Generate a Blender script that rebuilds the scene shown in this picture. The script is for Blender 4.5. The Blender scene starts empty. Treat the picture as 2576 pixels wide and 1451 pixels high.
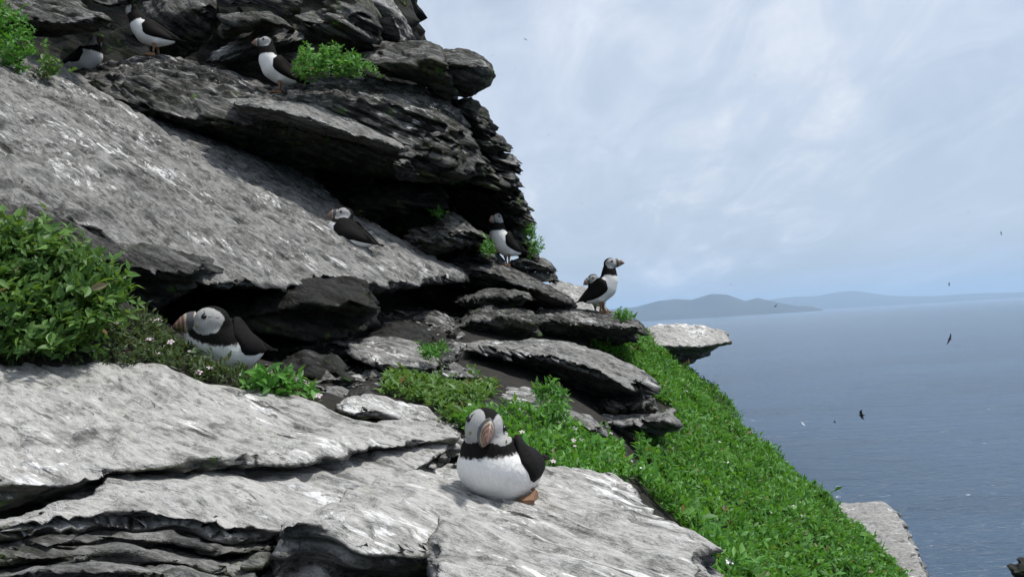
import bpy, bmesh, math, random, time
import numpy as np
from mathutils import Vector, Matrix
from mathutils.bvhtree import BVHTree

T0 = time.time()
SC = bpy.context.scene
COL = SC.collection
RNG = np.random.default_rng(7)
random.seed(7)

# ------------------------------------------------------------------ camera
# the photograph is measured on a 2576 x 1451 grid; focal length in those units
FPX, CU, CV = 2147.0, 1288.0, 725.5

def camray(u, v):
    return np.array([(u - CU) / FPX, -(v - CV) / FPX, -1.0])

_n = np.cross(camray(1610, 800), camray(2576, 743))       # the two points lie on the sea horizon
_n /= np.linalg.norm(_n)
if _n[1] < 0: _n = -_n
_f = np.array([0, 0, -1.0]); _f = _f - _n * _f.dot(_n); _f /= np.linalg.norm(_f)
_r = np.cross(_f, _n)
W2C = np.stack([_r, _f, _n])                                # rows: world X, Y, Z seen in camera axes
cam_data = bpy.data.cameras.new('camera')
cam_data.sensor_width = 36.0
cam_data.lens = 36.0 * FPX / 2576.0
cam_data.clip_start = 0.02
cam_data.clip_end = 400000.0
cam = bpy.data.objects.new('camera', cam_data)
COL.objects.link(cam)
cam.matrix_world = Matrix(W2C.tolist()).to_4x4()
SC.camera = cam

def remap(d):                                              # rough distance estimate -> metres
    return d * (0.72 + 0.075 * d)

def at(u, v, d):                                            # pixel + distance estimate -> world point
    return W2C @ (camray(u, v) * remap(d))

def raydir(u, v):
    r = W2C @ camray(u, v)
    return r / np.linalg.norm(r)

# ------------------------------------------------------------------ world, sun, exposure
SUN_TO = np.array([0.58, 0.08, 1.20]); SUN_TO /= np.linalg.norm(SUN_TO)
SUN_EL = math.asin(SUN_TO[2]); SUN_AZ = math.atan2(SUN_TO[0], SUN_TO[1])

world = bpy.data.worlds.new('World'); SC.world = world
world.use_nodes = True

class NT:
    """tiny node helper"""
    def __init__(self, tree):
        self.t = tree; self.n = tree.nodes; self.l = tree.links
    def new(self, kind, **kw):
        x = self.n.new(kind)
        for k, v in kw.items():
            setattr(x, k, v)
        return x
    def put(self, sock, val):
        if val is None: return
        if isinstance(val, bpy.types.NodeSocket): self.l.new(val, sock)
        else: sock.default_value = val
    def math(self, op, a, b=None, c=None, clamp=False):
        x = self.new('ShaderNodeMath', operation=op); x.use_clamp = clamp
        self.put(x.inputs[0], a); self.put(x.inputs[1], b)
        if c is not None: self.put(x.inputs[2], c)
        return x.outputs[0]
    def vmath(self, op, a, b=None):
        x = self.new('ShaderNodeVectorMath', operation=op)
        self.put(x.inputs[0], a); self.put(x.inputs[1], b)
        return x.outputs[0]
    def smooth(self, x, lo, hi, a=0.0, b=1.0):
        m = self.new('ShaderNodeMapRange', interpolation_type='SMOOTHSTEP')
        self.put(m.inputs[0], x); m.inputs[1].default_value = lo; m.inputs[2].default_value = hi
        m.inputs[3].default_value = a; m.inputs[4].default_value = b
        return m.outputs[0]
    def noise(self, vec, scale, detail=4, rough=0.55, dist=0.0):
        x = self.new('ShaderNodeTexNoise')
        self.put(x.inputs['Vector'], vec); x.inputs['Scale'].default_value = scale
        x.inputs['Detail'].default_value = detail; x.inputs['Roughness'].default_value = rough
        x.inputs['Distortion'].default_value = dist
        return x.outputs[0]
    def mix(self, f, a, b):
        x = self.new('ShaderNodeMix', data_type='RGBA')
        self.put(x.inputs['Factor'], f); self.put(x.inputs['A'], a); self.put(x.inputs['B'], b)
        return x.outputs['Result']

def c4(r, g=None, b=None):
    if g is None: return (r, r, r, 1)
    return (r, g, b, 1)

w = NT(world.node_tree); w.n.clear()
sky = w.new('ShaderNodeTexSky', sky_type='NISHITA')
sky.sun_disc = False; sky.sun_elevation = SUN_EL; sky.sun_rotation = SUN_AZ
sky.altitude = 100; sky.air_density = 1.0; sky.dust_density = 2.0; sky.ozone_density = 1.0
tc = w.new('ShaderNodeTexCoord')
sep = w.new('ShaderNodeSeparateXYZ'); w.l.new(tc.outputs['Generated'], sep.inputs[0])
up = w.math('ADD', w.math('MAXIMUM', sep.outputs[2], 0.0), 0.22)
comb = w.new('ShaderNodeCombineXYZ')
w.l.new(w.math('DIVIDE', sep.outputs[0], up), comb.inputs[0]); w.l.new(w.math('DIVIDE', sep.outputs[1], up), comb.inputs[1])
rot = w.new('ShaderNodeMapping'); rot.inputs['Rotation'].default_value = (0, 0, math.radians(35)); rot.inputs['Scale'].default_value = (1.0, 0.45, 1)
w.l.new(comb.outputs[0], rot.inputs['Vector'])
cl1 = w.noise(rot.outputs[0], 1.15, 7, 0.58, 0.5)
cl2 = w.noise(rot.outputs[0], 4.6, 6, 0.6, 0.8)
cl3 = w.noise(comb.outputs[0], 0.75, 3, 0.5, 0.2)
cmask = w.math('ADD', w.math('MULTIPLY', cl1, 0.66), w.math('MULTIPLY', cl2, 0.34))
cover = w.smooth(cmask, 0.39, 0.57)
veil = w.math('MULTIPLY', w.smooth(cl3, 0.3, 0.7), 0.25)
cov = w.math('ADD', w.math('MULTIPLY', cover, 0.36), w.math('ADD', veil, 0.44), clamp=True)
hor = w.smooth(sep.outputs[2], 0.0, 0.30)
ccol = w.mix(hor, c4(5.5, 6.1, 7.1), c4(6.6, 7.25, 8.3))
bright = w.mix(w.smooth(cmask, 0.50, 0.66), ccol, c4(8.9, 9.0, 9.1))
skyc = w.mix(cov, sky.outputs[0], bright)
bg = w.new('ShaderNodeBackground'); w.l.new(skyc, bg.inputs[0]); bg.inputs[1].default_value = 0.112
wo = w.new('ShaderNodeOutputWorld'); w.l.new(bg.outputs[0], wo.inputs[0])

sun_data = bpy.data.lights.new('sun', 'SUN')
sun_data.energy = 4.1; sun_data.angle = math.radians(5.0); sun_data.color = (1.0, 0.965, 0.91)
sun = bpy.data.objects.new('sun', sun_data); COL.objects.link(sun)
sun.rotation_euler = Vector(SUN_TO).to_track_quat('Z', 'Y').to_euler()

vs = SC.view_settings
vs.view_transform = 'Standard'; vs.look = 'None'; vs.exposure = 0.0; vs.gamma = 1.0; vs.use_curve_mapping = False
SC.cycles.max_bounces = 6; SC.cycles.diffuse_bounces = 3; SC.cycles.glossy_bounces = 2
SC.cycles.transmission_bounces = 3; SC.cycles.volume_bounces = 1; SC.cycles.transparent_max_bounces = 4
SC.cycles.caustics_reflective = False; SC.cycles.caustics_refractive = False
SC.cycles.use_denoising = True

# ------------------------------------------------------------------ numpy noise
def _hash(ix, iy, iz, seed):
    h = (ix.astype(np.uint32) * np.uint32(374761393) + iy.astype(np.uint32) * np.uint32(668265263)
         + iz.astype(np.uint32) * np.uint32(2147483647 - 58) + np.uint32((seed * 974711) % 4294967291))
    h = (h ^ (h >> np.uint32(13))) * np.uint32(1274126177)
    h = h ^ (h >> np.uint32(16))
    return h

_G = np.random.default_rng(3).normal(size=(256, 3)); _G /= np.linalg.norm(_G, axis=1)[:, None]
_G = _G.astype(np.float32)

def perlin(p, seed=0):
    p = np.asarray(p, np.float32)
    i = np.floor(p).astype(np.int64); f = p - i
    uvw = f * f * f * (f * (f * 6 - 15) + 10)
    res = np.zeros(len(p), np.float32)
    for dx in (0, 1):
        wx = uvw[:, 0] if dx else 1 - uvw[:, 0]
        for dy in (0, 1):
            wy = uvw[:, 1] if dy else 1 - uvw[:, 1]
            for dz in (0, 1):
                wz = uvw[:, 2] if dz else 1 - uvw[:, 2]
                h = _hash(i[:, 0] + dx, i[:, 1] + dy, i[:, 2] + dz, seed) & np.uint32(255)
                g = _G[h]
                d = g[:, 0] * (f[:, 0] - dx) + g[:, 1] * (f[:, 1] - dy) + g[:, 2] * (f[:, 2] - dz)
                res += d * wx * wy * wz
    return res * 1.5

def fbm(p, octaves=3, seed=0, gain=0.5):
    a, s, out = 1.0, 1.0, 0
    for o in range(octaves):
        out = out + a * perlin(np.asarray(p) * s, seed + o * 17)
        a *= gain; s *= 2.03
    return out

def sstep(x, a, b):
    t = np.clip((x - a) / (b - a), 0, 1)
    return t * t * (3 - 2 * t)

# ------------------------------------------------------------------ object helpers
def tag(o, label=None, cat=None, group=None, kind=None):
    if label: o['label'] = label
    if cat: o['category'] = cat
    if group: o['group'] = group
    if kind: o['kind'] = kind
    return o

def mesh_obj(name, verts, faces, mat=None, parent=None, smooth=True, link=True):
    me = bpy.data.meshes.new(name)
    me.from_pydata([tuple(map(float, v)) for v in verts] if not isinstance(verts, np.ndarray) else verts.tolist(), [], faces if isinstance(faces, list) else faces.tolist())
    me.update()
    if smooth: me.shade_smooth()
    if mat: me.materials.append(mat)
    o = bpy.data.objects.new(name, me)
    if link: COL.objects.link(o)
    if parent is not None: o.parent = parent
    return o

def empty(name, loc):
    o = bpy.data.objects.new(name, None); o.empty_display_size = 0.05
    COL.objects.link(o); o.location = loc
    return o

def set_attr(me, name, vals):
    a = me.attributes.new(name, 'FLOAT_COLOR', 'POINT')
    v = np.ones((len(me.vertices), 4), np.float32); v[:, :3] = vals
    a.data.foreach_set('color', v.ravel())

# ------------------------------------------------------------------ rock materials
def rock_material(name, dark=0.05, mid=0.15, pale=0.34, pale_cover=0.5, white=0.5, green=0.2, warm=0.0, bump=1.0):
    m = bpy.data.materials.new(name); m.use_nodes = True
    t = NT(m.node_tree); t.n.clear()
    tc = t.new('ShaderNodeTexCoord'); oi = t.new('ShaderNodeObjectInfo'); geo = t.new('ShaderNodeNewGeometry')
    off = t.math('MULTIPLY', oi.outputs['Random'], 37.0)
    co = t.vmath('ADD', tc.outputs['Object'], off)
    def stretched(sx, sy, sz):
        mp = t.new('ShaderNodeMapping'); mp.inputs['Scale'].default_value = (sx, sy, sz)
        t.l.new(co, mp.inputs['Vector']); return mp.outputs[0]
    sA = stretched(2, 6, 34)       # lamination
    sB = stretched(8, 30, 30)      # streaks along the dip
    sC = stretched(17, 32, 60)
    nlam = t.noise(sA, 2.0, 5, 0.6, 0.4)
    nbig = t.noise(co, 4.0, 3, 0.5, 0.2)
    nfine = t.noise(co, 90.0, 4, 0.65)
    nstreak = t.noise(sB, 1.6, 6, 0.70, 0.15)
    npat = t.noise(co, 13.0, 7, 0.68, 0.4)
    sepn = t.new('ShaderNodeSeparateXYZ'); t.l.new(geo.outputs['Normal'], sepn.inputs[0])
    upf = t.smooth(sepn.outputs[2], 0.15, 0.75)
    # bare slate
    base = t.mix(t.smooth(nlam, 0.40, 0.62), c4(dark, dark, dark * 0.95), c4(mid * (1 + warm), mid, mid * (0.96 - warm)))
    base = t.mix(t.math('MULTIPLY', t.smooth(nfine, 0.45, 0.75), 0.5), base, c4(mid * 1.35, mid * 1.33, mid * 1.27))
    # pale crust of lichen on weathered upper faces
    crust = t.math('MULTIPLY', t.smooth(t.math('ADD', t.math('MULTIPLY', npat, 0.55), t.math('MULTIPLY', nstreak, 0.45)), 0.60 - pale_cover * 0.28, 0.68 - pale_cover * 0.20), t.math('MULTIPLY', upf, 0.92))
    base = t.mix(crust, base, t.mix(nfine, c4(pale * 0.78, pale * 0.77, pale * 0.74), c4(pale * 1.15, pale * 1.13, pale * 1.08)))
    blot = t.noise(stretched(11, 30, 30), 1.6, 6, 0.72, 0.2)
    base = t.mix(t.smooth(blot, 0.50, 0.62, 0.0, 0.48), base, t.vmath('MULTIPLY', base, (0.50, 0.495, 0.48)))
    # droppings: white runs and splashes
    run = t.smooth(t.math('ADD', t.math('MULTIPLY', nstreak, 0.6), t.math('MULTIPLY', nbig, 0.4)), 0.615 - white * 0.075, 0.655 - white * 0.06)
    spl = t.noise(stretched(16, 34, 34), 2.2, 5, 0.65, 0.3)
    spot = t.math('MULTIPLY', t.smooth(spl, 0.70 - white * 0.05, 0.735 - white * 0.05), t.smooth(nbig, 0.40, 0.55))
    lng = t.noise(stretched(1.6, 30, 30), 1.5, 6, 0.72, 0.3)
    lrun = t.math('MULTIPLY', t.smooth(lng, 0.60 - white * 0.04, 0.66 - white * 0.03), t.smooth(nbig, 0.42, 0.60))
    run = t.math('MAXIMUM', run, lrun)
    wh = t.math('MULTIPLY', t.math('MAXIMUM', run, spot), t.math('MULTIPLY', t.smooth(sepn.outputs[2], -0.05, 0.45), min(1.0, white * 1.5)))
    wh = t.math('MULTIPLY', wh, t.smooth(nfine, 0.25, 0.55, 0.35, 1.0))
    base = t.mix(wh, base, c4(0.78, 0.78, 0.77))
    # fine grain drawn out along the dip
    gr = t.noise(stretched(48, 105, 120), 1.0, 4, 0.70, 0.35)
    base = t.mix(t.smooth(gr, 0.51, 0.64, 0.0, 0.62), base, t.vmath('MULTIPLY', base, (0.40, 0.40, 0.39)))
    base = t.mix(t.smooth(gr, 0.48, 0.34, 0.0, 0.30), base, t.vmath('MULTIPLY', base, (1.5, 1.5, 1.5)))
    # dark seams: short straight cracks along the bedding
    seam = t.noise(stretched(2.2, 20, 60), 1.6, 3, 0.55, 0.12)
    sm = t.math('SUBTRACT', 1.0, t.smooth(t.math('ABSOLUTE', t.math('SUBTRACT', seam, 0.5)), 0.002, 0.016))
    sm = t.math('MULTIPLY', t.math('MULTIPLY', sm, t.smooth(npat, 0.50, 0.60)), t.smooth(sepn.outputs[2], 0.85, 0.55, 0.0, 1.0))
    base = t.mix(t.math('MULTIPLY', sm, 0.8), base, c4(0.02, 0.02, 0.018))
    dash = t.smooth(t.noise(stretched(6, 52, 52), 1.0, 4, 0.62, 0.25), 0.635, 0.67)
    sm = t.math('MAXIMUM', sm, t.math('MULTIPLY', dash, t.smooth(nbig, 0.40, 0.58)))
    base = t.mix(t.math('MULTIPLY', t.math('MULTIPLY', dash, t.smooth(nbig, 0.40, 0.58)), 0.85), base, c4(0.022, 0.022, 0.02))
    speck = t.math('MULTIPLY', t.smooth(t.noise(stretched(30, 60, 60), 1.0, 3, 0.55, 0.2), 0.60, 0.68), t.smooth(nstreak, 0.46, 0.60))
    base = t.mix(t.math('MULTIPLY', speck, 0.7), base, c4(0.03, 0.03, 0.027))
    # green algae and lichen
    g1 = t.noise(co, 7.0, 4, 0.6, 0.4)
    side_w = t.math('SUBTRACT', 1.0, t.math('MULTIPLY', upf, 0.85))
    film = t.math('MULTIPLY', t.math('MULTIPLY', t.smooth(g1, 0.42, 0.66), 0.55 * green), side_w)
    base = t.mix(film, base, c4(0.105, 0.118, 0.045))
    gs = t.math('MULTIPLY', t.smooth(t.noise(co, 26.0, 4, 0.6, 0.5), 0.60 - 0.03 * green, 0.645), t.math('MULTIPLY', t.smooth(g1, 0.51 - 0.05 * green, 0.60), side_w))
    base = t.mix(t.math('MULTIPLY', gs, min(1, green * 1.6)), base, c4(0.12, 0.24, 0.035))
    # relief
    b1 = t.noise(sC, 1.2, 6, 0.7, 0.5)
    hgt = t.math('ADD', t.math('MULTIPLY', b1, 0.55), t.math('MULTIPLY', t.noise(sA, 3.5, 5, 0.65, 0.4), 0.5))
    hgt = t.math('ADD', hgt, t.math('ADD', t.math('MULTIPLY', nfine, 0.14), t.math('MULTIPLY', gr, -0.22)))
    hgt = t.math('SUBTRACT', hgt, t.math('MULTIPLY', sm, 0.35))
    bp = t.new('ShaderNodeBump'); bp.inputs['Strength'].default_value = min(1.0, 0.9 * bump); bp.inputs['Distance'].default_value = 0.016 * bump
    t.l.new(hgt, bp.inputs['Height'])
    bs = t.new('ShaderNodeBsdfPrincipled')
    t.put(bs.inputs['Base Color'], base); bs.inputs['Roughness'].default_value = 0.72
    bs.inputs['Specular IOR Level'].default_value = 0.12 if dark < .04 else 0.2
    t.l.new(bp.outputs[0], bs.inputs['Normal'])
    o = t.new('ShaderNodeOutputMaterial'); t.l.new(bs.outputs[0], o.inputs[0])
    return m

M = {}
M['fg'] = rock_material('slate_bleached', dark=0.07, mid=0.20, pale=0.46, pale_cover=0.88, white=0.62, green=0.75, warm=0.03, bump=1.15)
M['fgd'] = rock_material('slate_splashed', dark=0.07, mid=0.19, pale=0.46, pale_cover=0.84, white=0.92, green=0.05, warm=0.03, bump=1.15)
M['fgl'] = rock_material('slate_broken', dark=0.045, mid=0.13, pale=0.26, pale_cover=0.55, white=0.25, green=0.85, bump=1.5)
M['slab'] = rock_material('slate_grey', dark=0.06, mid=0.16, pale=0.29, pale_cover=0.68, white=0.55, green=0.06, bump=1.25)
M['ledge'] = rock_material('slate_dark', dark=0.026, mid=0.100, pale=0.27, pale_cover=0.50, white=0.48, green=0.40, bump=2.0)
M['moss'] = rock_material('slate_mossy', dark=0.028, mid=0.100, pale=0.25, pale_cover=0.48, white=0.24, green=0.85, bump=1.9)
M['cave'] = rock_material('slate_cave_shade', dark=0.010, mid=0.030, pale=0.05, pale_cover=0.2, white=0.05, green=0.35)  # slate darkened in its base colour to carry the deep shade of the hollows
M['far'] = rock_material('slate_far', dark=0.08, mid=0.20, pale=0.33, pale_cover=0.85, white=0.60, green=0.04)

# ------------------------------------------------------------------ rock builder
NS = np.array([0.42, -0.25, 0.87]); NS /= np.linalg.norm(NS)

def resample(P, n):
    P = np.asarray(P, float)
    s = np.r_[0, np.cumsum(np.linalg.norm(np.diff(P, axis=0), axis=1))]
    s /= s[-1]
    t = np.linspace(0, 1, n)
    return np.stack([np.interp(t, s, P[:, k]) for k in range(3)], 1)

def plane_from(pts):
    a, b, c = [at(*p) for p in pts]
    n = np.cross(b - a, c - a); n /= np.linalg.norm(n)
    if n[2] < 0: n = -n
    return a, n

def line3d(line):
    """(points, dl, dr) or (points, plane) or (points, plane, lift)"""
    pts = line[0]
    if isinstance(line[1], tuple):
        a, n = line[1]; lift = line[2] if len(line) > 2 else 0.0
        out = []
        for p in pts:
            r = W2C @ camray(p[0], p[1])
            tt = n.dot(a) / n.dot(r)
            out.append(r * tt + n * lift)
        return np.array(out)
    dl, dr = line[1], line[2]
    u0, u1 = pts[0][0], pts[-1][0]
    return np.array([at(p[0], p[1], p[2] if len(p) > 2 else dl + (dr - dl) * (p[0] - u0) / (u1 - u0 + 1e-9)) for p in pts])

ROCKS = []
def rock(name, label, lines, mat, T=0.45, vox=0.012, normal=None, xdir=None, big=0.020, side=0.022, top=0.012, fine=0.004,
         layer=0.045, inset=0.25, back=None, seed=None, cuts=0, cat='rock', group=None, kind=None, n=26, shift=None, scale_big=3.2):
    L = [resample(line3d(l), n) for l in lines]
    cen = np.mean(np.concatenate(L), axis=0)
    def pushed(P, sgn):
        q = P + (cen - P) * inset * 0.3
        ray = q / np.linalg.norm(q, axis=1)[:, None]
        far = (q * ray).sum(1)
        ext = T + np.maximum(0, np.percentile(far, 90) - far) * 0.6
        return q + ray * ext[:, None] + np.array([0, 0, -0.12 * T * sgn])
    ring = [pushed(L[0], 1)] + L + [pushed(L[-1], -1)]
    V = np.concatenate(ring); k = len(ring)
    F = []
    for i in range(k):
        j = (i + 1) % k
        for c in range(n - 1):
            F.append((i * n + c, i * n + c + 1, j * n + c + 1, j * n + c))
    F.append(tuple(i * n for i in range(k))); F.append(tuple(i * n + n - 1 for i in range(k))[::-1])
    # frame: local Z = bedding normal, local X = down the dip
    zn = np.array(normal if normal is not None else NS, float); zn /= np.linalg.norm(zn)
    xd = np.array(xdir if xdir is not None else (1.0, -0.25, -0.35), float)
    xd = xd - zn * xd.dot(zn); xd /= np.linalg.norm(xd)
    R = np.stack([xd, np.cross(zn, xd), zn], 1)
    org = V.mean(axis=0); org[2] = V[:, 2].min()
    Vl = (V - org) @ R
    me = bpy.data.meshes.new(name)
    me.from_pydata(Vl.tolist(), [], F); me.update()
    bm = bmesh.new(); bm.from_mesh(me); bmesh.ops.triangulate(bm, faces=bm.faces); bmesh.ops.recalc_face_normals(bm, faces=bm.faces); bm.to_mesh(me); bm.free()
    o = bpy.data.objects.new(name, me); COL.objects.link(o)
    md = o.modifiers.new('r', 'REMESH'); md.mode = 'VOXEL'; md.voxel_size = vox
    dg = bpy.context.evaluated_depsgraph_get()
    me2 = bpy.data.meshes.new_from_object(o.evaluated_get(dg))
    o.modifiers.clear(); o.data = me2; bpy.data.meshes.remove(me); me2.name = name
    nv = len(me2.vertices)
    P = np.empty(nv * 3, np.float32); me2.vertices.foreach_get('co', P); P = P.reshape(-1, 3).astype(np.float64)
    # relax the voxel steps
    ne = len(me2.edges); E = np.empty(ne * 2, np.int32); me2.edges.foreach_get('vertices', E); E = E.reshape(-1, 2)
    deg = np.bincount(E.ravel(), minlength=nv).astype(float)[:, None]
    def relax(X, it):
        for _ in range(it):
            S = np.zeros_like(X)
            for a in range(3):
                S[:, a] = np.bincount(E[:, 0], X[E[:, 1], a], nv) + np.bincount(E[:, 1], X[E[:, 0], a], nv)
            X = X * 0.4 + 0.6 * S / deg
        return X
    P = relax(P, 2)
    def normals(X):
        me2.vertices.foreach_set('co', X.astype(np.float32).ravel()); me2.update()
        N = np.empty(nv * 3, np.float32); me2.vertex_normals.foreach_get('vector', N)
        return N.reshape(-1, 3).astype(np.float64)
    N = normals(P)
    sd = seed if seed is not None else (len(ROCKS) * 13 + 5)
    q = P + (sd % 97) * 0.37
    rr_ = np.random.default_rng(1000 + sd)
    for _ in range(cuts):                      # joints: flat breaks across the corners
        dv = rr_.normal(size=3) * np.array([1, 1, .55]); dv /= np.linalg.norm(dv)
        if (R @ dv)[1] > .5: continue
        hp_ = np.percentile(P @ dv, rr_.uniform(93, 98.5)); ex = np.maximum(0, P @ dv - hp_)
        P = P - ex[:, None] * dv * .92
    if big: P = P + N * (big * fbm(q * scale_big, 3, sd))[:, None]
    N = normals(P)
    q = P + (sd % 97) * 0.37
    nz = np.abs(N[:, 2]); wside = 1 - sstep(nz, 0.55, 0.9); wtop = sstep(nz, 0.6, 0.92)
    sw = q[:, 2] + 0.035 * perlin(q * np.array([1.6, 2.6, 2.0]), sd + 3) + 0.008 * perlin(q * np.array([7, 9, 5.0]), sd + 4)
    latv = N.copy(); latv[:, 2] = 0; ll = np.linalg.norm(latv, axis=1)[:, None]; latv = latv / np.maximum(ll, 1e-4)
    disp = np.zeros(nv)
    for th, am in ((layer, 1.0), (layer * 0.37, 0.45)):
        kf = sw / th; kk = np.floor(kf); fr = kf - kk
        r = perlin(np.stack([q[:, 0] * 3.2, q[:, 1] * 4.4, kk * 7.77 + 0.5], 1), sd + 6) + 0.6 * perlin(np.stack([q[:, 0] * 11, q[:, 1] * 13, kk * 5.31 + 0.5], 1), sd + 7)
        notch = np.exp(-((np.minimum(fr, 1 - fr)) / 0.13) ** 2)
        disp += am * (1.15 * np.tanh(2.6 * r) - 0.7 * notch)
    disp += 0.55 * np.tanh(3 * perlin(q * np.array([19, 23, 26.0]), sd + 8))
    P = P + latv * (side * wside * disp)[:, None]
    h = fbm(np.stack([q[:, 0] * 1.5, q[:, 1] * 4.2, q[:, 2] * 2.0], 1), 3, sd + 9) * 5.5 + P[:, 1] * 1.6
    st = np.floor(h) + sstep(h - np.floor(h), 0.90, 0.985)
    rough = fbm(q * np.array([9, 22, 20.0]), 3, sd + 12)
    ck = perlin(np.stack([q[:, 0] * 1.7 + .25 * perlin(q * 9, sd + 21), q[:, 1] * 8.5, q[:, 2] * 1.0], 1), sd + 20)
    crack = np.exp(-(ck / (vox * 5.0)) ** 2) * sstep(perlin(q * np.array([3.2, 5.0, 2.0]), sd + 22), .02, .22)
    P = P - N * (wtop * crack * top * 1.1)[:, None]
    P = P + N * (wtop * (top * (st - h + 0.5) + top * 0.45 * rough))[:, None]
    if fine: P = P + N * (fine * fbm(q * np.array([28, 44, 60.0]), 2, sd + 15))[:, None]
    P = relax(P, 1) * 0.3 + P * 0.7
    me2.vertices.foreach_set('co', P.astype(np.float32).ravel()); me2.update(); me2.shade_smooth()
    me2.materials.clear(); me2.materials.append(mat)
    mw = np.eye(4); mw[:3, :3] = R; mw[:3, 3] = org
    o.matrix_world = Matrix(mw.tolist())
    tag(o, label, None if kind else cat, group, kind or 'thing')
    ROCKS.append(o)
    return o

#@@ROCKS@@
PA = plane_from([(540, 1165, 1.25), (540, 965, 1.62), (1150, 1110, 1.50)])
PB = plane_from([(540, 1202, 1.27), (300, 1305, 1.03), (1050, 1204, 1.43)])
PC = plane_from([(1000, 1300, 1.20), (800, 1330, 1.10), (1200, 1230, 1.40)])
PD = plane_from([(1250, 1240, 1.40), (1400, 1420, 1.10), (1650, 1290, 1.45)])
P1 = plane_from([(900, 610, 2.9), (540, 700, 2.05), (0, 180, 2.75)])
print('planes', [tuple(np.round(p[1], 2)) for p in (PA, PB, PC, PD, P1)])

# the mass of the cliff behind the boulders, closed and unlit inside
rock('cliff', None, [
    ([(-900, -1500), (200, -1500), (600, -1400)], 4.6, 4.6),
    ([(-900, 0), (300, 0), (800, 0)], 4.4, 4.3),
    ([(-900, 200), (300, 200), (1000, 200)], 4.1, 4.1),
    ([(-900, 400), (500, 400), (1080, 390)], 4.3, 3.9),
    ([(-900, 560), (600, 560), (1180, 560)], 4.2, 3.9),
    ([(-900, 700), (600, 700), (1285, 700)], 3.9, 3.95),
    ([(-900, 800), (600, 800), (1390, 790)], 3.2, 3.8),
    ([(-900, 1000), (600, 960), (1300, 930)], 3.0, 3.4)],
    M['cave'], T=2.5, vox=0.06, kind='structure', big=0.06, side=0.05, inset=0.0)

# ---- upper boulders
rock('cliff_rock', 'dark layered slab jutting out above the puffin in the top left corner', [
    ([(-60, -60), (20, -45), (120, -30), (205, -8), (216, 24), (272, 42)], 3.15, 3.15),
    ([(-60, 30), (40, 42), (100, 56), (160, 62), (205, 56), (271, 52)], 3.0, 3.0),
    ([(-60, 70), (60, 84), (120, 96), (180, 90), (240, 79), (268, 62)], 3.25, 3.2)], M['ledge'], vox=0.009, layer=.03, side=.028, big=.012)
rock('cliff_rock', 'small pale wedge of rock at the top edge left of the leaning puffin', [
    ([(225, -30), (260, -25), (330, -25)], 3.35, 3.35), ([(232, 8), (270, 21), (306, 19), (332, -5)], 3.3, 3.3)], M['ledge'], T=.3)
rock('boulder', 'big rough boulder standing behind the leaning puffin near the top edge', [
    ([(348, 34), (375, -5), (420, -45), (500, -45), (540, -12), (557, 40)], 3.75, 3.7),
    ([(362, 70), (420, 50), (480, 40), (520, 48), (553, 62)], 3.6, 3.6),
    ([(378, 140), (420, 152), (475, 152), (517, 112), (546, 76)], 3.72, 3.7)], M['moss'], cuts=16, big=.012, vox=0.013, normal=(.65, -.3, .6), side=.012)
rock('boulder', 'smooth dark boulder at the top edge above the pointed slab', [
    ([(555, -40), (640, -50), (756, -30), (766, 25)], 3.55, 3.55),
    ([(560, 18), (640, 10), (690, 34), (740, 66), (754, 56)], 3.5, 3.5)], M['moss'], cuts=16, big=.012, vox=0.013, side=.01)
rock('cliff_rock', 'broken slab wedged between the dark boulder and the pointed slab', [
    ([(552, 58), (580, 38), (644, 33), (680, 31), (702, 42), (741, 68)], 3.42, 3.42),
    ([(556, 80), (610, 62), (660, 52), (736, 72)], 3.36, 3.38),
    ([(558, 104), (610, 86), (655, 72), (734, 74)], 3.45, 3.45)], M['moss'], vox=0.012)
rock('cliff_rock', 'pale pointed slab right behind the head of the puffin beside the leaves', [
    ([(522, 146), (560, 122), (600, 98), (644, 74), (675, 65), (736, 71), (777, 92)], 3.62, 3.58),
    ([(540, 152), (600, 130), (650, 108), (720, 108), (775, 100)], 3.46, 3.48),
    ([(560, 168), (620, 167), (690, 152), (720, 137), (750, 129), (774, 107)], 3.58, 3.58)], M['slab'], vox=0.011, normal=(-.25, -.3, .85))
rock('boulder', 'massive fluted boulder at the top of the cliff above the leafy tuft', [
    ([(756, 62), (770, 38), (794, 33), (824, 6), (860, -30), (920, -30), (942, 20), (958, 68)], 3.45, 3.45),
    ([(759, 78), (800, 68), (860, 60), (910, 72), (957, 82)], 3.28, 3.28),
    ([(764, 98), (800, 116), (850, 126), (900, 126), (936, 120), (953, 99)], 3.42, 3.42)], M['moss'], cuts=16, big=.012, vox=0.012, normal=(.5, -.25, .75), side=.03)
rock('boulder', 'tall pale boulder on the skyline at the very top of the cliff', [
    ([(900, -70), (960, -60), (988, -8), (1008, 25), (1030, 60), (1047, 103)], 3.65, 3.65),
    ([(912, 40), (955, 30), (1000, 52), (1043, 104)], 3.55, 3.55),
    ([(930, 112), (960, 110), (1000, 108), (1042, 108)], 3.7, 3.6)], M['far'], cuts=16, big=.012, vox=0.013, side=.01, normal=(.3, -.2, .9))
rock('cliff_rock', 'thick bedded block below the skyline boulder beside the rounded overhang', [
    ([(846, 137), (889, 122), (936, 119), (954, 106), (1054, 101), (1086, 106), (1114, 122), (1124, 148)], 3.55, 3.45),
    ([(896, 150), (944, 161), (994, 166), (1044, 158), (1091, 150), (1120, 156)], 3.22, 3.25),
    ([(930, 170), (970, 192), (1020, 207), (1085, 224), (1120, 242), (1142, 243)], 3.38, 3.38)], M['moss'], vox=0.011)
rock('cliff_rock', 'mossy upright facet under the thick bedded block', [
    ([(1100, 195), (1118, 188), (1140, 191)], 3.34, 3.36), ([(1090, 226), (1120, 242), (1147, 250)], 3.36, 3.36)], M['moss'], T=.3, vox=.011)
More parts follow.
